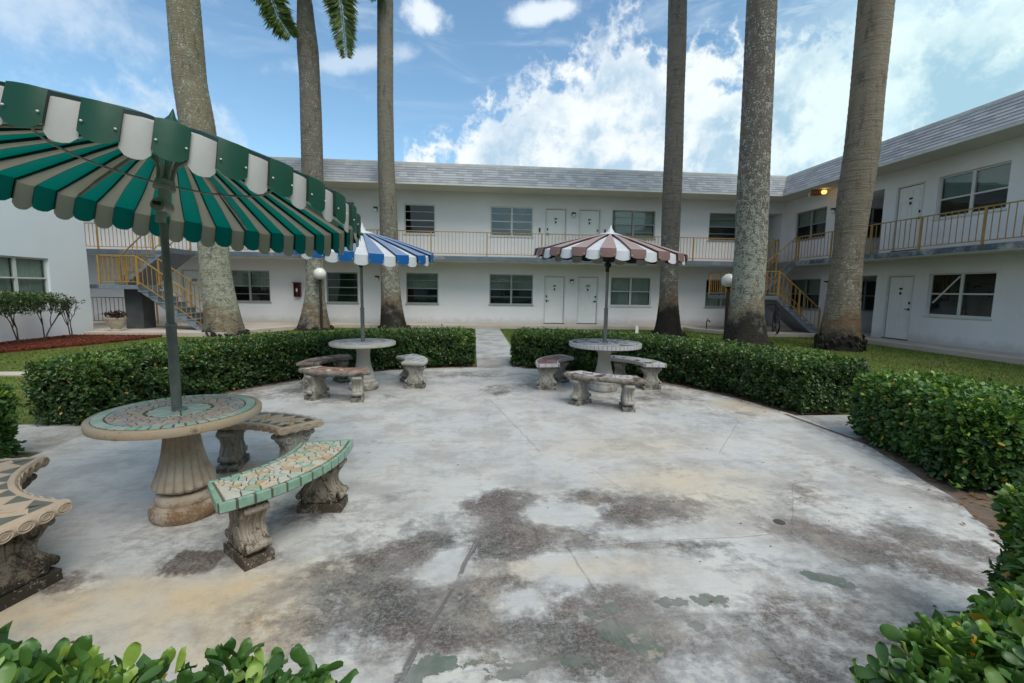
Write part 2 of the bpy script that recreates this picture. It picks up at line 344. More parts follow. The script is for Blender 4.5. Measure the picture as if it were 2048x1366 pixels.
def mat_stone(name, base, col2, grime, amt, up_clean=.0, s=4., fleck=None):
    m = bpy.data.materials.new(name); m.use_nodes = True; nt_ = m.node_tree; nt_.nodes.clear(); g = G(nt_)
    t_ = g.n('ShaderNodeTexCoord').outputs['Object']; z = g.n('ShaderNodeSeparateXYZ', {0: t_}).outputs[2]
    c = g.mix(g.step(g.noise(t_, s, 6, .65), .35, .68), base, col2)
    n = g.m('ADD', g.m('MULTIPLY', g.noise(t_, s*1.6, 8, .7), .7), g.m('MULTIPLY', g.noise(t_, s*14, 4, .7), .3))
    n = g.m('ADD', n, g.m('MULTIPLY', g.step(z, .22, .0), .12*(1-up_clean)))
    c = g.mix(g.m('MULTIPLY', g.step(n, .62-.22*amt, .72-.2*amt), .9), c, grime)
    if fleck: c = g.mix(g.m('MULTIPLY', g.step(g.noise(t_, 45, 4, .7), .60, .66), .7), c, fleck)
    b = g.n('ShaderNodeBsdfPrincipled', {'Base Color': c, 'Roughness': .88, 'Specular IOR Level': .25})
    bm = g.n('ShaderNodeBump', {'Height': g.m('ADD', g.noise(t_, 34, 6, .7), g.m('MULTIPLY', g.noise(t_, 120, 3, .7), .4)), 'Strength': .6, 'Distance': .008}); nt_.links.new(bm.outputs[0], b.inputs['Normal'])
    g.n('ShaderNodeOutputMaterial', {0: b}); return m
M['st_tan'] = mat_stone('sandy_cast_stone', (.44, .33, .22), (.40, .36, .31), (.20, .12, .06), .35, .5)
M['st_ped'] = mat_stone('pale_pedestal_stone', (.50, .43, .35), (.36, .27, .19), (.22, .13, .07), .30, .0)
M['st_pale'] = mat_stone('pale_grey_cast_stone', (.46, .45, .42), (.40, .37, .33), (.18, .15, .12), .25, .2)
M['st_leg'] = mat_stone('mildewed_cast_stone', (.37, .32, .26), (.27, .22, .17), (.06, .045, .032), .48, .0, 9., (.55, .54, .50))
M['st_leg2'] = mat_stone('grey_cast_stone', (.37, .35, .31), (.32, .30, .26), (.08, .068, .055), .30, .0, 9., (.46, .45, .42))
M['st_dark'] = mat_stone('blackened_cast_stone', (.27, .22, .17), (.15, .125, .10), (.03, .024, .02), .72, .0, 7., (.40, .38, .34))
M['st_bench'] = mat_stone('pink_beige_bench_stone', (.50, .385, .29), (.44, .35, .27), (.28, .19, .12), .15, .8)
M['st_edge_w'] = mat_stone('mossy_bench_edge', (.30, .26, .22), (.20, .16, .13), (.05, .04, .035), .6, 1., 9., (.48, .46, .42))
M['grout'] = mat_stone('brown_grout', (.115, .09, .065), (.16, .13, .10), (.05, .04, .03), .3, 1., 12.)
M['grout_l'] = mat_stone('grey_grout', (.20, .18, .165), (.26, .24, .22), (.09, .08, .07), .3, 1., 12.)
def tile(n, c, r=.35, v=.12): return mat(n, c, r, v, 22., .12, 60, spec=.5, dirt=tuple(x*.6 for x in c), dirt_amt=.12, dirt_s=8.)
M['t_mint'] = tile('mint_tile', (.28, .44, .33)); M['t_mint2'] = tile('pale_green_tile', (.42, .48, .41), .45); M['t_mint3'] = tile('worn_mint_tile', (.27, .43, .33), .22, .25)
M['t_cream'] = tile('cream_tile', (.60, .49, .34), .3); M['t_pale'] = tile('pale_tile', (.58, .54, .46), .3); M['t_tan'] = tile('tan_tile', (.50, .38, .23), .3)
M['t_pink'] = tile('pinkish_stone_tile', (.44, .32, .25), .5); M['t_beige'] = tile('beige_stone_tile', (.48, .38, .29), .5)
M['t_grey'] = tile('grey_tile', (.34, .33, .33), .5); M['t_white'] = tile('white_tile', (.56, .55, .57), .4); M['t_choc'] = tile('dark_brown_tile', (.085, .055, .05), .4)
M['t_red'] = tile('rust_red_tile', (.27, .115, .085), .55); M['t_rose'] = tile('rose_tile', (.36, .20, .165), .5); M['t_bluegrey'] = tile('blue_grey_tile', (.30, .37, .40), .4)
M['i_dark'] = tile('dark_olive_inlay', (.13, .125, .095), .55); M['i_orange'] = tile('orange_inlay', (.48, .23, .085), .55); M['i_yellow'] = tile('ochre_inlay', (.50, .36, .15), .55)

def mat_glass(name, tint=(.80, .86, .84), refl=.62):
    m = bpy.data.materials.new(name); m.use_nodes = True; nt_ = m.node_tree; nt_.nodes.clear(); g = G(nt_)
    fr = g.n('ShaderNodeFresnel', {0: 1.5}).outputs[0]
    t_ = g.n('ShaderNodeTexCoord').outputs['Object']
    bm = g.n('ShaderNodeBump', {'Height': g.noise(t_, 1.6, 2, .5), 'Strength': .05, 'Distance': .05})
    gl = g.n('ShaderNodeBsdfGlossy', {'Roughness': .02, 'Color': (.9, .95, .95, 1), 'Normal': bm.outputs[0]})
    tr = g.n('ShaderNodeBsdfTransparent', {0: c4(tint)})
    f = g.m('MULTIPLY', g.m('ADD', g.m('MULTIPLY', fr, 1.6*refl), .03, clamp=True), g.m('SUBTRACT', 1., g.n('ShaderNodeNewGeometry').outputs['Backfacing']))
    g.n('ShaderNodeOutputMaterial', {0: g.n('ShaderNodeMixShader', {0: f, 1: tr.outputs[0], 2: gl.outputs[0]})}); return m
M['glass'] = mat_glass('window_glass'); M['glass_g'] = mat_glass('green_window_glass', (.35, .50, .45), .30)
M['glass_teal'] = mat_glass('teal_reflective_glass', (.12, .5, .45), 1.5)
M['lit'] = bpy.data.materials.new('lit_bulb'); M['lit'].use_nodes = True
_b = M['lit'].node_tree.nodes['Principled BSDF']; _b.inputs['Base Color'].default_value = (.9, .6, .2, 1); _b.inputs['Emission Color'].default_value = (1, .55, .12, 1); _b.inputs['Emission Strength'].default_value = 1.3
M['exit_face'] = mat('exit_sign_face', (.16, .045, .02), .5, .2, 8); M['exit_letter'] = mat('exit_letter', (.55, .25, .10), .5)

def mat_shingle():
    m = bpy.data.materials.new('grey_shingle'); m.use_nodes = True; nt_ = m.node_tree; nt_.nodes.clear(); g = G(nt_)
    a = g.n('ShaderNodeAttribute', attribute_name='tint').outputs['Fac']
    t_ = g.n('ShaderNodeTexCoord').outputs['Object']
    c = g.mix(a, (.28, .295, .33), (.43, .44, .465))
    c = g.mix(g.step(g.noise(t_, 1.1, 7, .65), .5, .75), c, (.28, .29, .31))
    c = g.mix(g.step(g.noise(t_, 60, 3, .7), .55, .7), c, (.20, .21, .23))
    b = g.n('ShaderNodeBsdfPrincipled', {'Base Color': c, 'Roughness': .9})
    g.n('ShaderNodeOutputMaterial', {0: b}); return m
M['shingle'] = mat_shingle()

def mat_patio():
    m = bpy.data.materials.new('stained_patio_concrete'); m.use_nodes = True; nt_ = m.node_tree; nt_.nodes.clear(); g = G(nt_)
    t_ = g.n('ShaderNodeTexCoord').outputs['Object']
    at = g.n('ShaderNodeAttribute', attribute_name='stain'); s3 = g.n('ShaderNodeSeparateColor', {0: at.outputs['Color']}).outputs
    dk, gr, cr = s3[0], s3[1], s3[2]
    n1 = g.noise(t_, 1.1, 6, .6); n2 = g.noise(t_, 4.5, 9, .68); n3 = g.noise(t_, 55, 4, .75); n4 = g.noise(t_, 170, 3, .8)
    brush = g.noise(g.v('MULTIPLY', t_, (1.0, 4., 1)), 6., 7, .7, .8)
    c = g.mix(g.step(n1, .35, .68), (.50, .498, .505), (.565, .545, .515))
    c = g.mix(g.m('MULTIPLY', g.step(brush, .46, .66), .28), c, (.34, .345, .365))
    c = g.mix(g.m('MULTIPLY', cr, g.step(g.m('ADD', n1, g.m('MULTIPLY', n2, .6)), .50, .95)), c, (.62, .38, .15))
    c = g.mix(g.m('MULTIPLY', g.step(cr, .0, .6), .55), c, (.58, .52, .42))
    # dark mildew, granular everywhere
    nA = g.noise(t_, 2.6, 8, .70); nB = g.noise(t_, 13, 6, .7)
    dens = g.m('ADD', g.m('MULTIPLY_ADD', dk, 1.0, -.16), g.m('ADD', g.m('MULTIPLY_ADD', nA, 4.0, -2.0), g.m('MULTIPLY_ADD', nB, 3.0, -1.5)))
    dens = g.m('ADD', dens, g.m('MULTIPLY_ADD', brush, .8, -.4))
    gran = g.n('ShaderNodeMapRange', {0: g.m('ADD', g.m('MULTIPLY', n3, .55), g.m('MULTIPLY', n4, .45)), 1: .38, 2: .62, 3: 0., 4: 1.}).outputs[0]
    halo = g.m('MULTIPLY', g.m('MULTIPLY', g.step(dens, -.9, -.15), g.step(dens, .12, -.08)), g.step(dk, .02, .4))
    c = g.mix(g.m('MULTIPLY', halo, .55), c, (.64, .61, .55))
    d1 = g.m('MULTIPLY', g.step(dens, -.25, 1.15), g.m('MULTIPLY_ADD', g.step(dk, -.3, .6), .72, .28))
    fac = g.m('MULTIPLY', d1, g.m('MULTIPLY_ADD', gran, .70, .58), clamp=True)
    hue = g.mix(g.step(g.noise(t_, 2.2, 3, .5), .40, .60), (.062, .054, .045), (.085, .055, .045))
    hue = g.mix(g.step(nB, .46, .72), hue, (.20, .18, .16))
    c = g.mix(fac, c, hue)
    # worn pale speckle
    c = g.mix(g.m('MULTIPLY', g.step(n4, .60, .72), .35), c, (.30, .29, .29))
    # patches of old green paint with crisp flaking borders
    vr = g.n('ShaderNodeTexVoronoi', {'Vector': g.v('ADD', t_, g.n('ShaderNodeVectorMath', {0: g.noise(t_, 12, 4, .7, out=1), 'Scale': .08}, operation='SCALE').outputs[0]), 'Scale': 11., 'Randomness': 1.}, feature='F1')
    vc = g.n('ShaderNodeSeparateColor', {0: vr.outputs[1]}).outputs[0]
    y_ = g.m('ADD', g.m('MULTIPLY_ADD', gr, .84, -.03), g.m('MULTIPLY', g.m('SUBTRACT', g.noise(t_, 8, 8, .74), .5), 2.1)); y_ = g.m('ADD', y_, g.m('MULTIPLY', g.m('SUBTRACT', vc, .5), .45))
    gm = g.step(y_, .52, .545); rim = g.m('MULTIPLY', g.step(y_, .47, .50), g.step(y_, .60, .54))
    gcol = g.mix(g.step(g.noise(t_, 5, 4, .6), .42, .6), (.080, .118, .088), (.15, .16, .145))
    c = g.mix(g.m('MULTIPLY', gm, .85), c, gcol); c = g.mix(g.m('MULTIPLY', rim, .5), c, (.10, .085, .06))
    c = g.mix(g.m('MULTIPLY', g.m('MULTIPLY', gm, g.step(n2, .56, .6)), .75), c, (.40, .33, .26))
    wz = g.noise(t_, 1.7, 9, .72); c = g.mix(g.m('MULTIPLY', g.step(wz, .44, .62), .52), c, (.29, .265, .245))
    wy = g.noise(g.v('ADD', t_, (7., 3., 0)), 2.9, 9, .74); c = g.mix(g.m('MULTIPLY', g.step(wy, .52, .68), .35), c, (.50, .43, .34))
    fk = g.step(g.noise(t_, 75, 3, .8), .58, .70); c = g.mix(g.m('MULTIPLY', fk, .45), c, (.20, .19, .18))
    # scratches and joints
    crack = None
    wob = g.v('ADD', t_, g.n('ShaderNodeVectorMath', {0: g.v('SUBTRACT', g.noise(t_, 4, 4, .6, out=1), (.5, .5, .5)), 'Scale': .05}, operation='SCALE').outputs[0])
    for (a0, a1), (b0, b1), wd, am in (((.05, 2.60), (-.30, 1.57), .010, .85), ((.02, 2.58), (-.27, 1.60), .0045, .8), ((.57, 2.46), (2.0, 2.52), .004, .45), ((.55, 2.45), (.72, 1.50), .006, .4), ((.22, 6.1), (.62, 4.05), .010, .30), ((-1.5, 4.35), (1.5, 4.35), .012, .22), ((2.0, 2.52), (2.6, 3.3), .004, .35), ((-.3, 7.6), (.7, 5.4), .006, .25), ((-3.6, 4.3), (-2.1, 4.1), .005, .4), ((3.1, 4.9), (2.3, 3.9), .005, .35), ((3.9, 4.8), (3.55, 2.9), .02, .22), ((1.0, 3.6), (1.25, 2.9), .004, .45), ((-.9, 4.9), (-.2, 4.8), .004, .4), ((2.6, 3.9), (3.4, 3.1), .004, .4), ((-2.9, 2.9), (-2.3, 3.6), .004, .35)):
        ba = (b0-a0, b1-a1, 0.); L2 = ba[0]**2+ba[1]**2
        pa = g.v('SUBTRACT', g.v('MULTIPLY', wob, (1, 1, 0)), (a0, a1, 0.))
        h = g.m('DIVIDE', g.v('DOT_PRODUCT', pa, ba, out=1), L2, clamp=True)
        d = g.v('LENGTH', g.v('SUBTRACT', pa, g.n('ShaderNodeVectorMath', {0: ba, 'Scale': h}, operation='SCALE').outputs[0]), out=1)
        k = g.m('MULTIPLY', g.step(d, wd*1.5, wd*.4), am)
        k = g.m('MULTIPLY', k, g.step(g.noise(t_, 9, 4, .7), .30, .5))
        crack = k if crack is None else g.m('MAXIMUM', crack, k)
    c = g.mix(crack, c, (.13, .12, .115))
    b = g.n('ShaderNodeBsdfPrincipled', {'Base Color': c, 'Roughness': .62, 'Specular IOR Level': .45})
    hh = g.m('SUBTRACT', g.m('ADD', g.m('MULTIPLY', n3, .5), g.m('ADD', g.m('MULTIPLY', n4, .3), g.m('MULTIPLY', gm, -.5))), g.m('MULTIPLY', crack, 1.5))
    bm = g.n('ShaderNodeBump', {'Height': hh, 'Strength': .5, 'Distance': .006}); nt_.links.new(bm.outputs[0], b.inputs['Normal'])
    g.n('ShaderNodeOutputMaterial', {0: b}); return m
M['patio'] = mat_patio()
def mat_turf():
    m = bpy.data.materials.new('lawn_ground'); m.use_nodes = True; nt_ = m.node_tree; nt_.nodes.clear(); g = G(nt_)
    t_ = g.n('ShaderNodeTexCoord').outputs['Object']
    c = g.mix(g.step(g.noise(t_, .9, 6, .65), .38, .62), (.08, .13, .015), (.15, .17, .03))
    c = g.mix(g.step(g.noise(t_, .55, 6, .7), .55, .68), c, (.17, .11, .045)); c = g.mix(g.step(g.noise(t_, 30, 4, .7), .5, .7), c, (.04, .055, .01))
    b = g.n('ShaderNodeBsdfPrincipled', {'Base Color': c, 'Roughness': .95}); bm = g.n('ShaderNodeBump', {'Height': g.noise(t_, 40, 5, .7), 'Strength': 1., 'Distance': .03})
    nt_.links.new(bm.outputs[0], b.inputs['Normal']); g.n('ShaderNodeOutputMaterial', {0: b}); return m
M['turf'] = mat_turf()

# ------------------------------------------------------------------ ground, patio, paths
CX, CY, PR = .04, 4.71, 3.95
gm_ = MB(); gm_.add([(-300, -300, -.03), (300, -300, -.03), (300, 300, -.03), (-300, 300, -.03)], [(0, 1, 2, 3)]); gm_.build('ground', M['turf'], kind='structure')
def wobble(a): return .018*math.sin(9*a+1)+.012*math.sin(23*a)+.010*math.sin(41*a+2) - .11*math.exp(-((a+.90)/.13)**2) + .05*math.exp(-((a+.62)/.05)**2)
nr, na = 150, 520
aa = np.linspace(0, 2*PI, na, endpoint=False); rr = np.linspace(.02, 1, nr)
edge_r = np.array([PR + wobble((a+PI) % (2*PI)-PI) for a in aa])
xs = CX + rr[:, None]*edge_r[None]*np.cos(aa)[None]; ys = CY + rr[:, None]*edge_r[None]*np.sin(aa)[None]
V = np.stack([xs, ys, np.zeros_like(xs)], -1).reshape(-1, 3)
skirt = V[-na:].copy(); skirt[:, 2] = -.06; V = np.vstack([V, skirt])
i0 = (np.arange(nr)[:, None]*na + np.arange(na)[None]); F = np.stack([i0, (i0+na), np.roll(i0, -1, 1)+na, np.roll(i0, -1, 1)], -1).reshape(-1, 4)
Vc = np.array([[CX, CY, 0]]); V = np.vstack([V, Vc])
me = np_mesh('patio', V, F, M['patio'], k=4)
cen = MB(); cen.add([tuple(V[k]) for k in range(na)], [tuple(range(na))])
P2 = V[:, :2]
def gauss(l):
    s = np.zeros(len(P2))
    for x, y, sx_, sy_, rot, a in l:
        d = P2-np.array([x, y]); c_, s_ = math.cos(rot), math.sin(rot); u = (d[:, 0]*c_+d[:, 1]*s_)/sx_; v = (-d[:, 0]*s_+d[:, 1]*c_)/sy_
        s += a*np.exp(-(u*u+v*v)**1.5)
    return s
dark = gauss([(.20, 3.06, .26, .20, .2, 1.1), (.22, 2.72, .20, .25, 0, 1.), (.42, 2.55, .36, .14, .1, .95), (.16, 2.42, .26, .14, .3, .8), (.86, 3.10, .30, .13, .1, .85), (1.15, 2.85, .30, .2, .2, .55),
    (-.40, 2.47, .26, .14, .5, 1.15), (-.62, 2.30, .34, .20, .3, .75), (-.48, 2.02, .34, .22, .3, .85), (-.12, 2.03, .25, .14, .4, 1.0), (.02, 2.12, .22, .10, .2, .8), (-.22, 1.80, .26, .14, .3, .8), (.12, 1.88, .20, .14, 0, .7),
    (2.30, 2.36, .42, .19, -.5, 1.0), (2.55, 2.15, .38, .16, -.5, .85), (2.05, 2.58, .22, .12, -.3, .7), (2.85, 2.35, .4, .15, -.7, .7), (1.28, 2.29, .42, .16, 0, .35), (.72, 2.02, .16, .20, .3, .75), (.55, 1.78, .34, .22, 0, .8),
    (1.70, 1.80, .40, .18, -.3, .40), (.9, 2.48, .3, .06, 0, .7), (1.35, 2.45, .25, .06, 0, .6), (.38, 6.62, .22, .42, 0, .95), (.95, 7.0, .40, .5, 0, .6), (3.4, 7.1, .5, .4, 0, .7), (1.95, 6.0, .9, .45, 0, .5), (-1.6, 6.2, .8, .35, 0, .40), (-.3, 7.9, 1.4, .35, 0, .55), (-2.9, 6.6, .8, .5, .4, .6),
    (2.9, 6.3, .6, .5, 0, .55), (3.2, 5.2, .4, .4, 0, .35), (-1.12, 3.00, .24, .2, 0, .60), (-1.2, 2.45, .2, .14, 0, .35), (-1.55, 2.42, .20, .12, .0, .65), (-1.75, 2.9, .42, .38, 0, .45), (-1.55, 3.7, .5, .2, .2, .5), (-2.05, 2.3, .16, .10, 0, .8), (1.30, 1.45, .35, .2, 0, .35), (2.6, 3.2, .5, .12, .7, .45), (-3.2, 5.0, .5, .3, 0, .4), (-.5, 3.2, .25, .1, .3, .28), (1.6, 3.6, .5, .2, 0, .2), (1.9, 4.6, .7, .14, .1, .2), (3.3, 3.4, .15, .6, .4, .4), (.35, 1.75, .6, .32, 0, .45), (1.5, 1.65, .9, .35, 0, .38), (-.75, 1.95, .4, .3, 0, .45), (.25, 2.75, .5, .5, 0, .30), (1.0, 2.9, .6, .3, 0, .25), (2.5, 2.7, .8, .5, 0, .25), (.1, 2.3, .7, .45, .1, .25), (1.3, 2.9, .5, .25, .2, .4), (-.55, 2.75, .35, .15, .3, .5), (-.9, 3.05, .3, .2, 0, .3), (2.0, 1.9, .5, .3, 0, .3)])
dark -= gauss([(.58, 2.86, .24, .13, .1, 1.4), (.50, 2.26, .34, .13, -.2, .9), (-.12, 2.33, .20, .12, .9, .9), (.22, 1.98, .14, .12, 0, .8), (1.2, 2.55, .5, .1, 0, .3), (0, 4.2, 1.6, .9, 0, .3), (.3, 5.4, 1.5, .8, 0, .3), (.95, 2.2, .3, .14, 0, .5)])
ex = np.hypot(P2[:, 0]-CX, P2[:, 1]-CY); dark += .45*np.clip((ex-3.72)/.25, 0, 1)
green = gauss([(.62, 1.80, .10, .08, .2, .9), (.72, 1.67, .13, .07, 0, 1.), (.52, 1.60, .10, .06, 0, .8), (.02, 1.68, .16, .05, .1, .75), (-.16, 1.66, .10, .07, 0, .85), (.24, 1.62, .08, .04, 0, .6), (.98, 1.96, .13, .045, .2, 1.0), (1.16, 1.95, .10, .05, .1, .9), (1.0, 1.80, .07, .04, 0, .9), (.80, 1.86, .05, .03, 0, 1.), (.66, 1.93, .05, .03, 0, 1.), (.55, 1.90, .04, .025, 0, 1.), (.74, 1.76, .07, .04, .3, 1.), (.38, 1.66, .09, .04, .1, .9), (.14, 1.60, .08, .04, .2, .9), (1.86, 2.09, .13, .045, -.45, 1.15), (1.92, 2.03, .10, .03, -.4, .8), (-.30, 1.60, .10, .05, 0, .7), (.70, 2.0, .10, .08, 0, .35), (-.70, 2.22, .03, .012, 0, 1.)])
cream = gauss([(-1.35, 2.05, .50, .22, .2, .8), (-.95, 1.90, .22, .18, .3, 1.7), (-1.75, 2.15, .30, .15, .2, .9), (-1.0, 2.25, .40, .14, .3, .5), (.72, 2.25, .30, .1, 0, .4), (2.0, 3.1, .6, .5, 0, .35), (3.6, 5.6, .35, .35, 0, .8), (-2.2, 2.1, .3, .2, 0, .6), (-1.95, 3.6, .35, .25, 0, .6), (.2, 2.25, .2, .12, 0, .3), (1.7, 3.3, .8, .3, 0, .3), (1.5, 4.2, .8, .4, 0, .25)])
# outline of a small square hatch
dq = np.maximum(abs(P2[:, 0]+1.52), abs(P2[:, 1]-2.44)*1.25); dark += 1.3*np.exp(-((dq-.105)/.022)**2)+.35*(dq < .1)
rgba = np.ones((len(V), 4), np.float32); rgba[:, 0] = np.clip(dark, 0, 1.4); rgba[:, 1] = np.clip(green, 0, 1.3); rgba[:, 2] = np.clip(cream, 0, 1)
at = me.attributes.new('stain', 'FLOAT_COLOR', 'POINT'); at.data.foreach_set('color', rgba.ravel())
po = place('patio', me); setp(po, kind='structure')
hole = place('patio_centre', cen.mesh('patio_centre', M['patio'])); setp(hole, kind='structure'); hole.location.z = -.0005

def slab(name, poly, z0, z1, m, **kw): return MB().prism(poly, z0, z1).build(name, m, bevel=.008, **kw)
slab('path', [(.06, CY+3.90), (1.0, CY+3.80), (1.0, 17.79), (.06, 17.79)], -.06, .004, M['path'], kind='structure')
slab('path', [(3.80, 4.30), (12.4, 4.30), (12.4, 5.16), (3.80, 5.16)], -.06, -.004, M['path'], kind='structure')
slab('path', [(-3.80, 5.12), (-11.7, 5.12), (-11.7, 4.26), (-3.80, 4.26)], -.06, -.004, M['path'], kind='structure')
slab('path', [(-.2, .9), (.62, .9), (.62, -6), (-.2, -6)], -.06, -.004, M['path'], kind='structure')
slab('path', [(-7.2, 8.30), (-11.8, 8.30), (-11.8, 8.02), (-7.2, 8.02)], -.06, -.002, M['walk'], kind='structure')
# joint at the mouth of the lateral path
MB().add([(3.88, 5.20, .003), (3.93, 5.20, .003), (3.99, 4.28, .003), (3.94, 4.28, .003)], [(0, 3, 2, 1)]).build('path_joint', M['soil'], kind='structure')
# walkways (raised)
slab('walkway', [(-7.6, 14.3), (-7.35, 15.0), (-6.9, 16.1), (-6.1, 17.3), (-5.2, 17.8), (12.46, 17.8), (12.46, -6), (13.52, -6), (13.52, 19.02), (-18, 19.02), (-18, 15.07), (-11.5, 15.07), (-11.5, 14.25)], -.08, .1, M['walk'], kind='structure')
slab('walkway_pad', [(8.6, 17.805), (8.6, 17.3), (9.4, 15.6), (10.0, 15.1), (12.45, 15.0), (12.45, 17.805)], -.08, .098, M['walk'], kind='structure')
# soil ring strips
def arc_poly(r0, r1, a0, a1, n=24, wob=.04, seed=1):
    rnd = random.Random(seed); A = [R(a0+(a1-a0)*i/n) for i in range(n+1)]
    return [(CX+(r0+rnd.uniform(-wob, wob))*math.sin(a), CY+(r0+rnd.uniform(-wob, wob))*math.cos(a)) for a in A] + [(CX+r1*math.sin(a), CY+r1*math.cos(a)) for a in A[::-1]]
for i, (a0, a1) in enumerate(((8, 83), (95.5, 172), (183, 262), (275, 360))):
    P = arc_poly(3.55, 4.75, a0, a1, 40, .01, i); MB().add([(x, y, -.012) for x, y in P], [tuple(range(len(P)))]).build('hedge_bed_soil', M['soil'], kind='structure')
MP = [(-11.86, 5.5), (-10.9, 5.5), (-10.6, 9), (-10.40, 10.6), (-10.05, 11.3), (-9.75, 12.1), (-9.4, 13.4), (-9.3, 14.2), (-11.86, 14.2)]
MB().prism(MP, -.06, .03).build('mulch_bed', M['mulch'], kind='structure')

# ------------------------------------------------------------------ leaf makers (numpy)
def unit(a): return a/np.maximum(np.linalg.norm(a, axis=-1, keepdims=True), 1e-9)
def leaf_geo(P, D, W, L, wid, tint, rich=True, fold=.18, fancy=False):
    """P base, D direction, W side vector, L length, wid half-width ratio"""
    n = len(P); N = np.cross(W, D); L = L[:, None]
    if fancy:
        us = [0, .14, .34, .56, .76, .91, 1.]; hw = [0, .42, .80, 1.0, .92, .55, 0]; bend = [0, .012, .01, -.01, -.045, -.09, -.13]
        prof = [(u, 0, -1 if 0 < k_ < 6 else 0) for k_, u in enumerate(us)]+[(us[q], -hw[q], bend[q]) for q in range(1, 6)]+[(us[q], hw[q], bend[q]) for q in range(1, 6)]
        tri = []
        for base_, fl in ((7, 0), (12, 1)):
            e_ = [0]+[base_+q for q in range(5)]+[6]
            for q in range(6):
                for t3 in ((q, q+1, e_[q+1]), (q, e_[q+1], e_[q])):
                    if len(set(t3)) == 3: tri.append(t3 if not fl else t3[::-1])
        extra = dict(zip(range(7), bend))
    elif rich:
        prof = [(0, 0, 0), (.28, -.85, 0), (.68, -1, -.04), (1, 0, -.12), (.68, 1, -.04), (.28, .85, 0), (.30, 0, -1), (.68, 0, -1)]
        tri = [(0, 6, 1), (1, 6, 7), (1, 7, 2), (2, 7, 3), (0, 5, 6), (5, 7, 6), (5, 4, 7), (4, 3, 7)]
    else:
        prof = [(0, 0, 0), (.55, -1, 0), (1, 0, -.12), (.55, 1, 0), (.55, 0, -1)]
        tri = [(0, 4, 1), (1, 4, 2), (0, 3, 4), (3, 2, 4)]
    k = len(prof); V = np.zeros((n, k, 3))
    for i, (a, b, c) in enumerate(prof):
        z = (-fold*wid + (extra[i] if fancy else 0)) if c == -1 else c
        V[:, i] = P + D*a*L + W*b*wid*L + N*z*L
    F = (np.arange(n)[:, None, None]*k + np.array(tri)[None]).reshape(-1, 3)
    return V.reshape(-1, 3), F, np.repeat(tint, k)
def rosettes(C, A, per, L0, tint_base, rich, spread=(.5, 1.25), wid=.26, scatter=.012):
    """clusters of leaves radiating round axis A at centre C"""
    n = len(C); C = np.repeat(C, per, 0); A = unit(np.repeat(A, per, 0)); N = n*per
    ref = unit(RNG.normal(size=(N, 3))); U = unit(np.cross(A, ref)); Vv = np.cross(A, U)
    ph = RNG.uniform(0, 2*PI, N); th = RNG.uniform(*spread, N)
    rad = U*np.cos(ph)[:, None] + Vv*np.sin(ph)[:, None]
    D = unit(A*np.cos(th)[:, None] + rad*np.sin(th)[:, None]); W = unit(np.cross(D, A) + RNG.normal(size=(N, 3))*.25); W = unit(W - D*np.sum(W*D, -1, keepdims=True))
    L = L0*RNG.uniform(.65, 1.15, N); t = np.clip(np.repeat(tint_base, per) + RNG.normal(size=N)*.17, 0, 1)
    old = RNG.random(N) < .018; t[old] = 1.; t[~old] = np.minimum(t[~old], .94)
    P = C + RNG.normal(size=(N, 3))*scatter
    return P, D, W, L, t
def rough_noise(a, b):
    return .5*np.sin(a*7.3+b*3.1)+.3*np.sin(a*17.7-b*11.3+1.)+.2*np.sin(a*37+b*23)
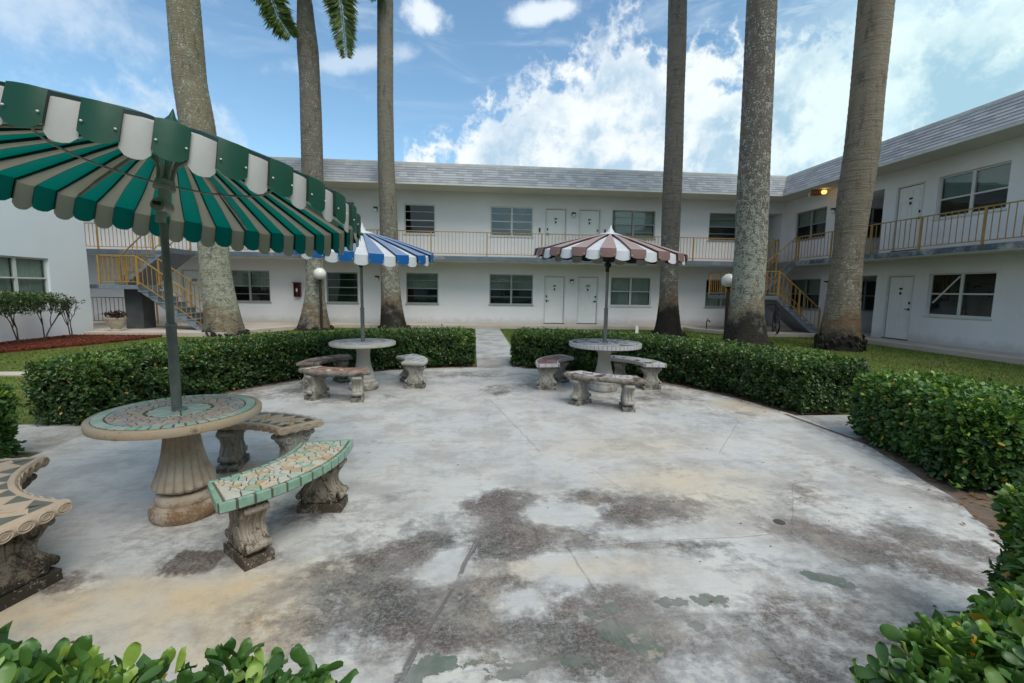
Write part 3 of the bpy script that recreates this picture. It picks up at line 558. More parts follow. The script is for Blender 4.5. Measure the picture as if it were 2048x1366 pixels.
def hedge(label, a0, a1, r0, r1, h, dens, L0, rich, mat_, name_parts=0, pull=0, seed=0, outer_dens=.5, zb=.03, r1a=None):
    r1b = r1; r1a = r1a or r1; wa = lambda ang: (r1a + (r1b-r1a)*np.clip((ang-R(a0))/(R(a1-a0)*.35), 0, 1)) - r0
    root = empty('hedge', (CX+(r0+r1)/2*math.sin(R((a0+a1)/2)), CY+(r0+r1)/2*math.cos(R((a0+a1)/2)), 0), 0, label, 'hedge', 'clipped hedges around the patio')
    inv = Matrix.Translation(-root.location)
    rm = (r0+r1)/2; L = R(a1-a0)*rm; wd = r1-r0
    cents, axes, tb = [], [], []
    def add(n, fn):
        n = int(n); u = RNG.random(n); v = RNG.random(n); c, a, t = fn(u, v); cents.append(c); axes.append(a); tb.append(t)
    def pt(ang, r, z): return np.stack([CX+r*np.sin(ang), CY+r*np.cos(ang), z], -1)
    A0, A1 = R(a0), R(a1)
    def rad(ang): return np.stack([np.sin(ang), np.cos(ang), 0*ang], -1)
    def tang(ang): return np.stack([np.cos(ang), -np.sin(ang), 0*ang], -1)
    upv = np.array([0, 0, 1.])
    def topf(u, v):
        a = A0+(A1-A0)*u; z = h+.035*rough_noise(a*3, v*4)-RNG.random(len(u))**2*.10; e = np.minimum(v, 1-v)*wd; ee = np.minimum(u, 1-u)*L
        z = z - .10*np.exp(-e/.07) - .10*np.exp(-ee/.07)
        z = z + (RNG.random(len(u)) < .05)*RNG.random(len(u))*.07
        return pt(a, r0+wa(a)*v, z), unit(upv+RNG.normal(size=(len(u), 3))*.35), .50+.20*RNG.random(len(u))+.10*rough_noise(a*9, v*9)  # top leaves tinted brighter than the sides, sunlight put into their colour
    def side(r, sgn):
        def f(u, v):
            a = A0+(A1-A0)*u; z = zb+(h-zb-.02)*v; dep = RNG.random(len(u))**1.5*.12
            bul = .04*rough_noise(a*4, z*6) - .05*np.exp(-(h-z)/.06) - .03*np.clip(1-z/.2, 0, 1)
            ee = np.minimum(u, 1-u)*L; bul = bul - .10*np.exp(-ee/.07)
            rr_ = (r if sgn < 0 else r0+wa(a)) + sgn*(bul - dep)
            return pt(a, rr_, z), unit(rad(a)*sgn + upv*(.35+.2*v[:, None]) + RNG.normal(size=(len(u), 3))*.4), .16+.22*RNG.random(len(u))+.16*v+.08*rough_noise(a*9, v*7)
        return f
    def endf(ang, sgn):
        def f(u, v):
            z = zb+(h-zb-.02)*v; dep = RNG.random(len(u))**1.5*.10; a = np.full(len(u), ang)
            c = pt(a, r0+.04+(wa(a)-.08)*u, z) + tang(a)*(sgn*(.03*rough_noise(u*5, z*6)-dep - .05*np.exp(-(h-z)/.06)))[:, None]
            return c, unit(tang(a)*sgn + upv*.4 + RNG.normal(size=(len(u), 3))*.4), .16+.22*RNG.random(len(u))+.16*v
        return f
    per = 6; dc = dens/per
    add(L*wd*dc*1.0, topf); add(L*h*dc*1.15, side(r0, -1)); add(L*h*dc*outer_dens, side(r1, 1)); add(wd*h*dc*1.1, endf(A0, -1)); add(wd*h*dc*1.1, endf(A1, 1))
    C = np.vstack(cents); A = np.vstack(axes); T = np.concatenate(tb)
    def pulled(x, y):   # the hedge swings in a little towards the patio at its first end
        a = np.arctan2(x-CX, y-CY) % (2*PI); k = 1-pull*np.clip(1-(a-A0)/R(11), 0, 1)**1.3; return CX+(x-CX)*k, CY+(y-CY)*k
    if pull: C[:, 0], C[:, 1] = pulled(C[:, 0], C[:, 1])
    P, D, W, Ln, t = rosettes(C, A, per, L0, T, rich)
    keep = P[:, 2] > .01; P, D, W, Ln, t = P[keep], D[keep], W[keep], Ln[keep], t[keep]
    if name_parts:
        vd = P-np.array(EYE); zc = vd@np.array(fw); px = np.abs((vd@np.array(rt))/np.maximum(zc, .01)); py = np.abs((vd@np.array(up))/np.maximum(zc, .01))
        dist = np.linalg.norm(vd, axis=1); ok = (zc > .05) & (px < 1.12) & (py < .75)
        d2 = np.where(ok, dist, 99) + RNG.random(len(dist))*.25; idx = np.argsort(d2)[:name_parts]; mask = np.ones(len(P), bool); mask[idx] = False
        var = []
        for q in range(8):
            tq = np.array([[.30, .42, .5, .58, .66, .76, .88, .40][q]])
            vv, ff, tt = leaf_geo(np.zeros((1, 3)), np.array([[0, 1., 0]]), np.array([[1., 0, 0]]), np.array([1.]), .29 if q % 2 else .25, tq, True, .30, True)
            var.append(np_mesh('leaf', vv, ff, mat_, tt, smooth=True))
        for i in idx:
            q = min(7, max(0, int(round((t[i]-.30)/.08)))); q = q if t[i] < .9 else 6
            o = place('leaf', var[q], root); d = Vector(D[i]); wv = Vector(W[i]); nn = wv.cross(d)
            o.matrix_local = inv @ Matrix.Translation(Vector(P[i])) @ Matrix(((wv.x, d.x, nn.x), (wv.y, d.y, nn.y), (wv.z, d.z, nn.z))).to_4x4() @ Matrix.Scale(Ln[i], 4)
        P, D, W, Ln, t = P[mask], D[mask], W[mask], Ln[mask], t[mask]
    if name_parts:
        dist = np.linalg.norm(P-np.array(EYE), axis=1); nf = dist < np.sort(dist)[min(9000, len(dist)-1)]
        Vv, Ff, tt = leaf_geo(P[nf], D[nf], W[nf], Ln[nf], .27, t[nf], True, .30, True)
        o = place('foliage', np_mesh('foliage', Vv-np.array(root.location), Ff, mat_, tt, smooth=True), root); o['kind'] = 'stuff'
        P, D, W, Ln, t = P[~nf], D[~nf], W[~nf], Ln[~nf], t[~nf]
    Vv, Ff, tt = leaf_geo(P, D, W, Ln, .25, t, rich)
    Vv = Vv - np.array(root.location)
    o = place('foliage', np_mesh('foliage', Vv, Ff, mat_, tt), root); o['kind'] = 'stuff'
    # inner shaded mass and twigs
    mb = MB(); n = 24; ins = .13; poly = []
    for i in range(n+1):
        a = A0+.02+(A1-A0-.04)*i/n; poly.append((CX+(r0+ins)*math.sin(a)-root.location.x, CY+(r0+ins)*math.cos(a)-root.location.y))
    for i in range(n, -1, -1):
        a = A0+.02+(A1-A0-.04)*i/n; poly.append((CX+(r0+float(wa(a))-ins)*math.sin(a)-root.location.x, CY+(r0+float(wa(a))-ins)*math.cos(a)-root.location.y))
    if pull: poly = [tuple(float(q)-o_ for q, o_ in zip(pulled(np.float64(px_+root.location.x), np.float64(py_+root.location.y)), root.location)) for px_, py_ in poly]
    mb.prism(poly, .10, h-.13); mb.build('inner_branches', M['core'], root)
    tw = MB(); rnd = random.Random(seed)
    for i in range(int(L*34)):
        a = A0+(A1-A0)*rnd.random(); r = r0+.08+(float(wa(a))-.14)*rnd.random()*(.35 if rnd.random() < .6 else 1); x, y = CX+r*math.sin(a), CY+r*math.cos(a)
        p = [Vector((x, y, -.02)), Vector((x+rnd.uniform(-.04, .04), y+rnd.uniform(-.04, .04), h*.4)), Vector((x+rnd.uniform(-.1, .1), y+rnd.uniform(-.1, .1), h*.86))]
        tw.tube([q-root.location for q in p], [.008, .006, .003], 4, False)
    tw.build('twigs', M['twig'], root, kind='stuff')
    return root
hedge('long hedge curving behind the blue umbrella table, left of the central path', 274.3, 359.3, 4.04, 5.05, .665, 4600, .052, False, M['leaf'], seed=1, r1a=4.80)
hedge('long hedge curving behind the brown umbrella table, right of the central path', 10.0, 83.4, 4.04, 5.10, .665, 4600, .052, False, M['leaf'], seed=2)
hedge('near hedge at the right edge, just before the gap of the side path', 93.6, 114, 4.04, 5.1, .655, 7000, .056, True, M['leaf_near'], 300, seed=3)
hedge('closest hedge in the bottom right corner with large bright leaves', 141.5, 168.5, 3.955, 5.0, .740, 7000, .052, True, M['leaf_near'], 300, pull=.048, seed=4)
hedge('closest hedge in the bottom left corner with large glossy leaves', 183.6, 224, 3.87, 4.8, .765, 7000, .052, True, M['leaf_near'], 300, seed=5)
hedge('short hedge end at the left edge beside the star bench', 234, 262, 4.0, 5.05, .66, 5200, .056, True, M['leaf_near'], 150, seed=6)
# little seedling and a dry palm strip at the right bed
sd_ = empty('seedling', (3.74, 3.02, 0), 0, 'small leafy seedling in the bare soil under the near right hedge', 'seedling')
Cc = np.array([[0, 0, .03], [.03, .02, .05], [-.03, .0, .04]]); Aa = np.tile([0, 0, 1.], (3, 1))
P, D, W, Ln, t = rosettes(Cc, Aa, 6, .05, np.full(3, .75), True, (.7, 1.35)); vv, ff, tt = leaf_geo(P, D, W, Ln, .25, t); o = place('leaves', np_mesh('leaves', vv, ff, M['leaf_near'], tt), sd_)
dl = MB(); rnd = random.Random(4)
for i in range(700):
    a = R(rnd.choice([rnd.uniform(96, 145), rnd.uniform(40, 83), rnd.uniform(275, 358), rnd.uniform(10, 40)])); r = rnd.gauss(4.08, .10); x, y = CX+r*math.sin(a), CY+r*math.cos(a); th = rnd.uniform(0, 6.28); l = rnd.uniform(.015, .04)
    d = Vector((math.cos(th), math.sin(th), 0)); s_ = Vector((-d.y, d.x, 0)); p = Vector((x, y, .005+rnd.random()*.006))
    dl.add([p-d*l, p+s_*l*.35+Vector((0, 0, .006)), p+d*l, p-s_*l*.35+Vector((0, 0, .004))], [(0, 1, 2, 3)])
dl.build('fallen_leaves', M['dead_leaf'], kind='stuff', label='dry brown leaves fallen along the foot of the hedges', cat='fallen leaves')
MB().tube([(2.62, 1.86, .01), (2.50, 1.74, .06), (2.38, 1.66, .08), (2.28, 1.55, .03)], [.004, .008, .007, .003], 6).build('dry_frond_stalk', mat('dry_stalk', (.36, .22, .12), .6), smooth=True, label='curved dry brown stalk lying by the bottom right hedge', cat='stalk')
# specks of debris on the patio
db = MB()
for i in range(60):
    x, y = rnd.uniform(-2.6, 3.2), rnd.uniform(1.7, 7.8)
    if math.hypot(x-CX, y-CY) < 3.7: s_ = rnd.uniform(.005, .013); db.add([(x-s_, y, .002), (x, y-s_*.6, .006), (x+s_, y, .002), (x, y+s_*.6, .005)], [(0, 1, 2, 3)])
db.build('leaf_litter', M['dead_leaf'], kind='stuff', label='tiny dark specks of leaf litter scattered on the patio', cat='litter')
M['drain'] = mat('drain_cap', (.07, .065, .06), .6)
MB().lathe([(.0, .0), (.035, .0), (.035, .004), (.0, .005)], 20, (2.02, 2.66, 0)).build('drain_cap', M['drain'], label='small round dark cap set in the patio concrete', cat='drain cap')

# ------------------------------------------------------------------ lawn blades
def lawn():
    n = 230000; x = RNG.uniform(-13, 12.4, n); y = RNG.uniform(5.0, 17.75, n); r = np.hypot(x-CX, y-CY)
    k = r > 5.0
    k &= ~((x > 0) & (x < 1.06)); k &= ~((y < 5.2) & (np.abs(x) > 3.5)); k &= ~((x < -6.5) & (y > 7.9) & (y < 8.32))
    xm = np.interp(y, [5.5, 9, 10.6, 11.3, 12.1, 13.4, 14.3], [-10.9, -10.6, -10.28, -9.87, -9.5, -9.05, -8.9]); k &= (x > xm) | (y > 14.3)
    k &= ~((y > 14.2) & (x < np.interp(y, [14.2, 15, 16.1, 17.3, 17.8], [-7.55, -7.3, -6.85, -6.05, -5.15])))
    k &= ~((x > 8.55) & (y > np.interp(x, [8.6, 9.4, 10, 12.5], [17.3, 15.6, 15.1, 15.0])))
    k &= RNG.random(n) < np.where(y > 12.5, 1., .8)
    x, y = x[k], y[k]; n = len(x)
    worn = .5+.5*rough_noise(x*.35, y*.4); L = (.020+.030*RNG.random(n))*(1-.45*np.clip(worn-.55, 0, 1))
    P = np.stack([x, y, np.full(n, -.03)], -1); D = unit(np.stack([RNG.normal(size=n)*.55, RNG.normal(size=n)*.55, np.ones(n)], -1)); W = unit(np.cross(D, unit(RNG.normal(size=(n, 3)))))
    wd = .006+.004*RNG.random(n); V = np.stack([P-W*wd[:, None], P+W*wd[:, None], P+D*L[:, None]], 1).reshape(-1, 3)
    F = np.arange(n*3).reshape(-1, 3); t = np.clip(.45+.25*rough_noise(x*.5, y*.7)+RNG.normal(size=n)*.16, 0, .95); t[RNG.random(n) < .10+.35*np.clip(worn-.75, 0, 1)] = 1.
    o = place('grass', np_mesh('grass', V, F, M['grass'], np.repeat(t, 3))); setp(o, 'short patchy green and yellow lawn between hedges and walkways', 'grass', kind='stuff')
lawn()
mc = MB()
for i in range(2600):
    y = rnd.uniform(8.5, 14.15); x0 = -11.8; x1 = np.interp(y, [5.5, 9, 10.6, 11.3, 12.1, 13.4, 14.3], [-10.9, -10.6, -10.28, -9.87, -9.5, -9.05, -8.9]); x = rnd.uniform(x0, x1)
    d = Vector((rnd.gauss(0, 1), rnd.gauss(0, 1), rnd.gauss(0, .35))).normalized(); mc.bar(Vector((x, y, .035))-d*.03, Vector((x, y, .04))+d*.03, .018, .008)
mc.build('mulch_chips', M['mulch'], kind='stuff', label='loose chips of red bark mulch in the bed by the left building', cat='mulch')

# ------------------------------------------------------------------ buildings
def wall_grid(axis, plane, u0, u1, z0, z1, holes, depth, out):
    """wall face in a plane with rectangular holes (u0,u1,z0,z1) and reveals; axis 'y' = plane Y const (faces -Y), 'x' = plane X const; out=+1/-1 outward sign on that axis"""
    mb = MB()
    def P(u, z, d=0):
        return (u, plane-out*d, z) if axis == 'y' else (plane-out*d, u, z)
    us = sorted({u0, u1, *[h[0] for h in holes], *[h[1] for h in holes]}); zs = sorted({z0, z1, *[h[2] for h in holes], *[h[3] for h in holes]})
    flip = (axis == 'y' and out > 0) or (axis == 'x' and out < 0)
    def q(a, b, c, d): mb.add([a, b, c, d], [(3, 2, 1, 0) if flip else (0, 1, 2, 3)])
    for i in range(len(us)-1):
        for j in range(len(zs)-1):
            uc, zc = (us[i]+us[i+1])/2, (zs[j]+zs[j+1])/2
            if any(h[0] < uc < h[1] and h[2] < zc < h[3] for h in holes): continue
            q(P(us[i], zs[j]), P(us[i+1], zs[j]), P(us[i+1], zs[j+1]), P(us[i], zs[j+1]))
    for h in holes:
        dp = h[4] if len(h) > 4 else depth
        a, b, c, d = h[:4]
        q(P(a, c), P(a, c, dp), P(b, c, dp), P(b, c)); q(P(a, d, dp), P(a, d), P(b, d), P(b, d, dp)); q(P(a, c, dp), P(a, c), P(a, d), P(a, d, dp)); q(P(b, c), P(b, c, dp), P(b, d, dp), P(b, d))
        if dp > .5: q(P(a, c, dp), P(b, c, dp), P(b, d, dp), P(a, d, dp))
    return mb
def window(parent, axis, plane, out, u0, u1, z0, z1, style='double', fr='frame_g', upper='blind', lower='dark', glass='glass', mid=.5, bars=(), vblind=False, label=None, dep=.10):
    """window set in its opening: frame mesh with glass panes, sashes and blinds as sub-parts"""
    def B(mb, a, b, c, d, n0, n1):   # box with u a..b, z c..d, depth n0..n1 (towards outside from recess)
        p0, p1 = plane-out*(dep-n0), plane-out*(dep-n1)
        lo, hi = min(p0, p1), max(p0, p1)
        return mb.box((a, lo, c), (b, hi, d)) if axis == 'y' else mb.box((lo, a, c), (hi, b, d))
    f = MB(); t = .045
    B(f, u0, u1, z0, z0+t, 0, .05); B(f, u0, u1, z1-t, z1, 0, .05); B(f, u0, u0+t, z0+t, z1-t, 0, .05); B(f, u1-t, u1, z0+t, z1-t, 0, .05)
    cols = [(u0+t, u1-t)]
    if style == 'double':
        um = (u0+u1)/2; B(f, um-.04, um+.04, z0+t, z1-t, 0, .052); cols = [(u0+t, um-.04), (um+.04, u1-t)]
    fo = f.build('window', M[fr], parent)
    if label: fo['label'] = label
    s = MB(); B(s, u0-.04, u1+.04, z0-.045, z0-.002, .0, dep+.035); s.build('sill', M[fr], fo)
    zm = z0+(z1-z0)*mid
    k = MB(); B(k, u0, u1, z0, z1, -.42, -.40); B(k, u0-.02, u0, z0, z1, -.42, -.005); B(k, u1, u1+.02, z0, z1, -.42, -.005); B(k, u0-.02, u1+.02, z1, z1+.02, -.42, -.005); B(k, u0-.02, u1+.02, z0-.02, z0, -.42, -.005); k.build('interior', M['dark'], fo)
    for a, b in cols:
        r = MB(); B(r, a, b, zm-.02, zm+.02, .0, .058); r.build('meeting_rail', M[fr], fo)
        for zz in bars: r2 = MB(); B(r2, a, b, z0+(z1-z0)*zz-.009, z0+(z1-z0)*zz+.009, .0, .045); r2.build('glazing_bar', M[fr], fo)
        for (c, d, kind) in ((zm+.02, z1-t, upper), (z0+t, zm-.02, lower)):
            p = MB(); B(p, a, b, c, d, .014, .022); p.build('pane', M[glass], fo)
            if kind != 'dark':
                k = MB()
                if vblind:
                    n = max(4, int((b-a)/.075))
                    for i in range(n): B(k, a+(b-a)*(i+.08)/n, a+(b-a)*(i+.86)/n, c, d, -.06+.012*(i % 2), -.05+.012*(i % 2))
                else:
                    n = max(5, int((d-c)/.042))
                    for i in range(n): B(k, a+.01, b-.01, c+(d-c)*(i+.06)/n, c+(d-c)*(i+.84)/n, -.06, -.045)
                B(k, a, b, c, d, -.10, -.09, ); k.build('blind', M[kind], fo)
    return fo
def door(parent, axis, plane, out, u0, u1, z0, z1, knob_side=1, num=None, plate=True, lockbox=False, dep=.08, label=None):
    def B(mb, a, b, c, d, n0, n1):
        p0, p1 = plane-out*(dep-n0), plane-out*(dep-n1); lo, hi = min(p0, p1), max(p0, p1)
        return mb.box((a, lo, c), (b, hi, d)) if axis == 'y' else mb.box((lo, a, c), (hi, b, d))
    d_ = MB(); fr = MB(); t = .05
    B(fr, u0, u0+t, z0, z1, 0, dep+.012); B(fr, u1-t, u1, z0, z1, 0, dep+.012); B(fr, u0+t, u1-t, z1-t, z1, 0, dep+.012)
    a, b, c, e = u0+t, u1-t, z0+.03, z1-t; W_ = b-a; H_ = e-c
    gp = MB(); B(gp, a-.001, a+.012, c, e, .02, .036); B(gp, b-.012, b+.001, c, e, .02, .036); B(gp, a+.012, b-.012, e-.014, e+.001, .02, .036)
    B(d_, a, b, c, e, 0, .02)
    # stiles and rails in relief leave six sunk panels
    vs = [(a, a+.10), (a+W_/2-.045, a+W_/2+.045), (b-.10, b)]
    for p, q in vs: B(d_, max(p, a+.0125), min(q, b-.0125), c, e-.0145, .02, .034)
    for p, q in ((0, .12), (.40, .47), (.76, .815), (.94, 1)):
        for (m0, m1) in ((a+.10, a+W_/2-.045), (a+W_/2+.045, b-.10)): B(d_, m0, m1, c+H_*p, c+H_*q, .02, .034)
    for p, q in ((.12, .40), (.47, .76), (.815, .94)):
        for (m0, m1) in ((a+.10, a+W_/2-.045), (a+W_/2+.045, b-.10)): B(d_, m0+.03, m1-.03, c+H_*p+.03, c+H_*q-.03, .02, .029)
    o = d_.build('door', M['door'], parent)
    if label: o['label'] = label
    fr.build('door_frame', M['frame_w'], o); gp.build('door_gap', M['thresh'], o)
    th = MB(); B(th, u0, u1, z0-.005, z0+.03, 0, dep+.02); th.build('threshold', M['thresh'], o)
    ku = (b-.07) if knob_side > 0 else (a+.07)
    k = MB(); B(k, ku-.03, ku+.03, c+H_*.46, c+H_*.50, .034, .045); B(k, min(ku, ku-knob_side*.11), max(ku, ku-knob_side*.11), c+H_*.475, c+H_*.487, .075, .09); B(k, ku-.012, ku+.012, c+H_*.474, c+H_*.49, .04, .09); k.build('handle', M['black'], o)
    k = MB(); B(k, ku-.028, ku+.028, c+H_*.56, c+H_*.60, .034, .055); k.build('lock', M['black'], o)
    um = (a+b)/2
    if num:
        tm = text_mesh(num, .14, .004, M['black']); lo = place('house_number', tm, o)
        if axis == 'y': lo.location = (um, plane-out*(dep-.040), c+H_*.81); lo.rotation_euler = (PI/2, 0, 0)
    elif plate: k = MB(); B(k, um-.055, um+.055, c+H_*.79, c+H_*.82, .034, .042); k.build('number_plate', M['black'], o)
    k = MB(); B(k, um-.03, um+.03, c+H_*.71, c+H_*.755, .034, .050); k.build('knocker', M['black'], o)
    return o
def sconce(axis, plane, out, u, z, label):
    r = empty('wall_lamp', (u, plane, z) if axis == 'y' else (plane, u, z), 0 if axis == 'y' else -PI/2*(1 if out < 0 else -1), label, 'wall lamp', 'small wall lamps beside the doors')
    b = MB().box((-.07, -.02, -.02), (.07, -.001, .12)); b.bar((0, -.02, .095), (0, -.15, .095), .14, .05); b.build('bracket', M['black'], r)
    MB().lathe([(.0, -.085), (.035, -.075), (.062, -.035), (.068, 0), (.058, .04), (.04, .058)], 16, (0, -.09, 0)).build('glass_shade', M['globe'], r, smooth=True)

# back wing, wall plane Y=19 facing -Y
bw = empty('apartment_building', (0, 19, 0), 0, 'two-storey white apartment wing across the back of the courtyard with grey shingle roof', 'building'); bw.location = (0, 0, 0)
gw = dict(w0=(-9.78, -8.19, .9, 2.15), w1=(-5.98, -4.73, .9, 2.14), w2=(-2.79, -1.48, .9, 2.16), w3=(.65, 2.49, .9, 2.16), w4=(5.84, 7.64, .9, 2.13), w5=(10.1, 11.6, .9, 2.09))
uw = dict(u0=(-6.05, -4.8, 3.78, 4.93), u1=(-2.83, -1.59, 3.74, 4.92), u2=(.67, 2.44, 3.73, 4.92), u3=(5.80, 7.68, 3.76, 4.92), u4=(10.07, 11.55, 3.76, 4.93), u00=(-9.8, -8.2, 3.75, 4.92))
gd = dict(d0=(-11.55, -10.62, .1, 2.15), d1=(2.96, 3.87, .1, 2.14), d2=(4.40, 5.31, .1, 2.14))
ud = dict(e1=(2.94, 3.86, 2.9, 4.92), e2=(4.36, 5.31, 2.9, 4.92))
holes = [*gw.values(), *uw.values()] + [(*h, .08) for h in (*gd.values(), *ud.values())] + [(12.2, 13.36, 2.8, 4.98, 2.2), (12.2, 13.36, .1, 2.2, 2.2)]
wall_grid('y', 19., -18, 13.5, .0, 5.5, holes, .10, -1).build('wall', M['wall'], bw)
window(bw, 'y', 19., -1, *gw['w0'], upper='blind_d', lower='dark', bars=(.25, .76))
window(bw, 'y', 19., -1, *gw['w1'], style='single', upper='blind_d', lower='blind_d', bars=(.25, .76), glass='glass_g')
window(bw, 'y', 19., -1, *gw['w2'], style='single', upper='blind_d', lower='dark', bars=(.25, .76))
window(bw, 'y', 19., -1, *gw['w3'], upper='blind_d', lower='dark', bars=(.25, .76))
window(bw, 'y', 19., -1, *gw['w4'], fr='frame_w', upper='blind', lower='blind_d')
window(bw, 'y', 19., -1, *gw['w5'], upper='dark', lower='blind_d')
window(bw, 'y', 19., -1, *uw['u00'], upper='blind_d')
window(bw, 'y', 19., -1, *uw['u0'], style='single', upper='blind_d', lower='blind_d', bars=(.25, .76))
window(bw, 'y', 19., -1, *uw['u1'], style='single', fr='frame_w', upper='dark', lower='dark', bars=(.25, .75), mid=.46, glass='glass_g')
window(bw, 'y', 19., -1, *uw['u2'], fr='frame_w', upper='blind_g', lower='dark', bars=(.24, .76), glass='glass_teal')
window(bw, 'y', 19., -1, *uw['u3'], upper='blind', lower='blind_d', vblind=True, bars=(.22, .76))
window(bw, 'y', 19., -1, *uw['u4'], style='single', upper='blind_d', lower='dark', bars=(.25, .78))
door(bw, 'y', 19., -1, *gd['d0'], 1, num='103')
door(bw, 'y', 19., -1, *gd['d1'], -1); door(bw, 'y', 19., -1, *gd['d2'], 1, num='107')
door(bw, 'y', 19., -1, *ud['e1'], -1); door(bw, 'y', 19., -1, *ud['e2'], 1)
door(bw, 'y', 21.19, -1, 12.35, 13.2, 2.81, 4.75, 1, dep=.04); door(bw, 'y', 21.19, -1, 12.35, 13.2, .11, 2.1, 1, dep=.04)
MB().box((-18, 17.8, 2.63), (12.46, 18.99, 2.78)).build('balcony_slab', M['slab_edge_b'], bw)
MB().box((-18, 17.83, 2.60), (12.44, 18.995, 2.63)).build('balcony_ceiling', M['soffit'], bw)
MB().box((-18, 17.9, 2.782), (13.49, 18.99, 2.80)).build('balcony_floor', M['walk'], bw)
for nm, u in (('mailbox', 2.72), ('mailbox', 5.50)):
    MB().box((u-.03, 18.96, 3.93), (u+.03, 18.998, 4.10)).build('intercom', M['black'], label='small black doorbell box left of the upper left door' if u < 3 else 'small black doorbell box right of the upper right door', cat='doorbell')
# right wing, wall plane X=13.5 facing -X
rw = empty('apartment_building', (0, 0, 0), 0, 'two-storey white apartment wing running along the right side of the courtyard', 'building')
rg = [(16.65, 18.38, .9, 2.12), (10.68, 12.42, .93, 2.16), (6.9, 8.6, .93, 2.16), (1.5, 3.2, .93, 2.16)]; ru = [(16.65, 18.35, 3.72, 4.88), (10.68, 12.47, 3.75, 4.94), (6.9, 8.6, 3.75, 4.94), (1.5, 3.2, 3.75, 4.94)]
rd = [(12.86, 13.77, .1, 2.15), (12.86, 13.77, 2.9, 4.94), (4.2, 5.1, .1, 2.15), (4.2, 5.1, 2.9, 4.94)]
alc = [(14.18, 15.85, .1, 2.17, 2.8), (14.22, 15.85, 2.8, 5.0, 2.8)]
wall_grid('x', 13.5, -10, 19.0, .0, 5.5, rg+ru+[(*h, .08) for h in rd]+alc, .12, -1).build('wall', M['wall'], rw)
window(rw, 'x', 13.5, -1, *rg[0], upper='blind_d', lower='dark', dep=.12)
window(rw, 'x', 13.5, -1, *rg[1], fr='frame_w', upper='dark', lower='dark', glass='glass_g', dep=.12, mid=.52)
window(rw, 'x', 13.5, -1, *ru[0], upper='blind_d', lower='dark', vblind=True, dep=.12)
window(rw, 'x', 13.5, -1, *ru[1], fr='frame_w', upper='blind_g', lower='dark', dep=.12, mid=.45)
for q in (2, 3): window(rw, 'x', 13.5, -1, *rg[q], fr='frame_w', upper='blind', dep=.12); window(rw, 'x', 13.5, -1, *ru[q], fr='frame_w', upper='blind', dep=.12)
for q, h in enumerate(rd): door(rw, 'x', 13.5, -1, *h, -1)
for z0_, z1_ in ((.95, 2.0), (3.65, 4.65)):
    MB().box((13.74, 15.835, z0_), (15.6, 15.848, z1_)).build('interior', M['dark'], rw)
    fo_ = MB()
    for a_ in ((13.70, 13.74), (14.60, 14.66), (15.6, 15.64)): fo_.box((a_[0], 15.80, z0_-.04), (a_[1], 15.847, z1_+.04))
    for a_ in (z0_-.04, (z0_+z1_)/2-.02, z1_): fo_.box((13.74, 15.805, a_), (15.6, 15.846, a_+.04))
    fo_ = fo_.build('window', M['frame_g'], rw); MB().box((13.745, 15.815, z0_), (15.595, 15.822, z1_)).build('pane', M['glass'], fo_)
MB().box((12.47, -9, 2.63), (13.49, 19.0, 2.78)).build('balcony_slab', M['slab_edge'], rw)
MB().box((12.50, -6, 2.60), (13.495, 18.99, 2.63)).build('balcony_ceiling', M['soffit'], rw)
MB().box((12.56, -6, 2.782), (13.49, 17.895, 2.80)).build('balcony_floor', M['walk'], rw)
# diagonal white security bar inside the lower right window
MB().bar((13.575, 12.30, 1.30), (13.575, 11.62, 2.06), .03, .03).build('security_bar', M['white'], rw)
# left building, plane X=-11.85 facing +X, ends at Y=15.06
lb = empty('apartment_building', (0, 0, 0), 0, 'pale blue-white building at the left edge behind the shrubs', 'building')
lh = [(12.02, 13.78, 1.10, 2.20), (8.2, 9.9, 1.10, 2.20), (3.5, 5.2, 1.10, 2.20)]
wall_grid('x', -11.85, -10, 15.06, -.05, 6.2, lh, .12, 1).build('wall', M['wall_left'], lb)
MB().add([(-11.85, 15.06, -.05), (-18, 15.06, -.05), (-18, 15.06, 6.2), (-11.85, 15.06, 6.2)], [(0, 1, 2, 3)]).build('end_wall', M['wall_left'], lb)
MB().box((-18, -6, 6.2), (-11.80, 15.1, 6.35)).build('roof', M['fascia'], lb)
for h in lh: window(lb, 'x', -11.85, 1, *h, fr='frame_w', upper='blind', lower='blind_d', dep=.12, mid=.5)

# wing closing the courtyard behind the camera (it shows in the window panes)
sw = empty('apartment_building', (0, -10, 0), 0, 'plain white two-storey wing closing the courtyard behind the camera', 'building'); sw.location = (0, 0, 0)
sh = [(x, x+1.7, z, z+1.2) for x in (-9, -5, -1.2, 3.2, 7.4) for z in (.92, 3.75)]
wall_grid('y', -10., -18, 13.5, .0, 6.3, sh, .10, 1).build('wall', M['wall'], sw)
for h in sh: window(sw, 'y', -10., 1, *h, fr='frame_w', upper='blind', lower='blind_d')
MB().box((-18, -9.99, 2.63), (13.5, -8.9, 2.80)).build('balcony_slab', M['slab_edge_b'], sw); MB().box((-18, -9.99, 5.46), (13.5, -8.9, 6.3)).build('eaves', M['shingle_plain'], sw)
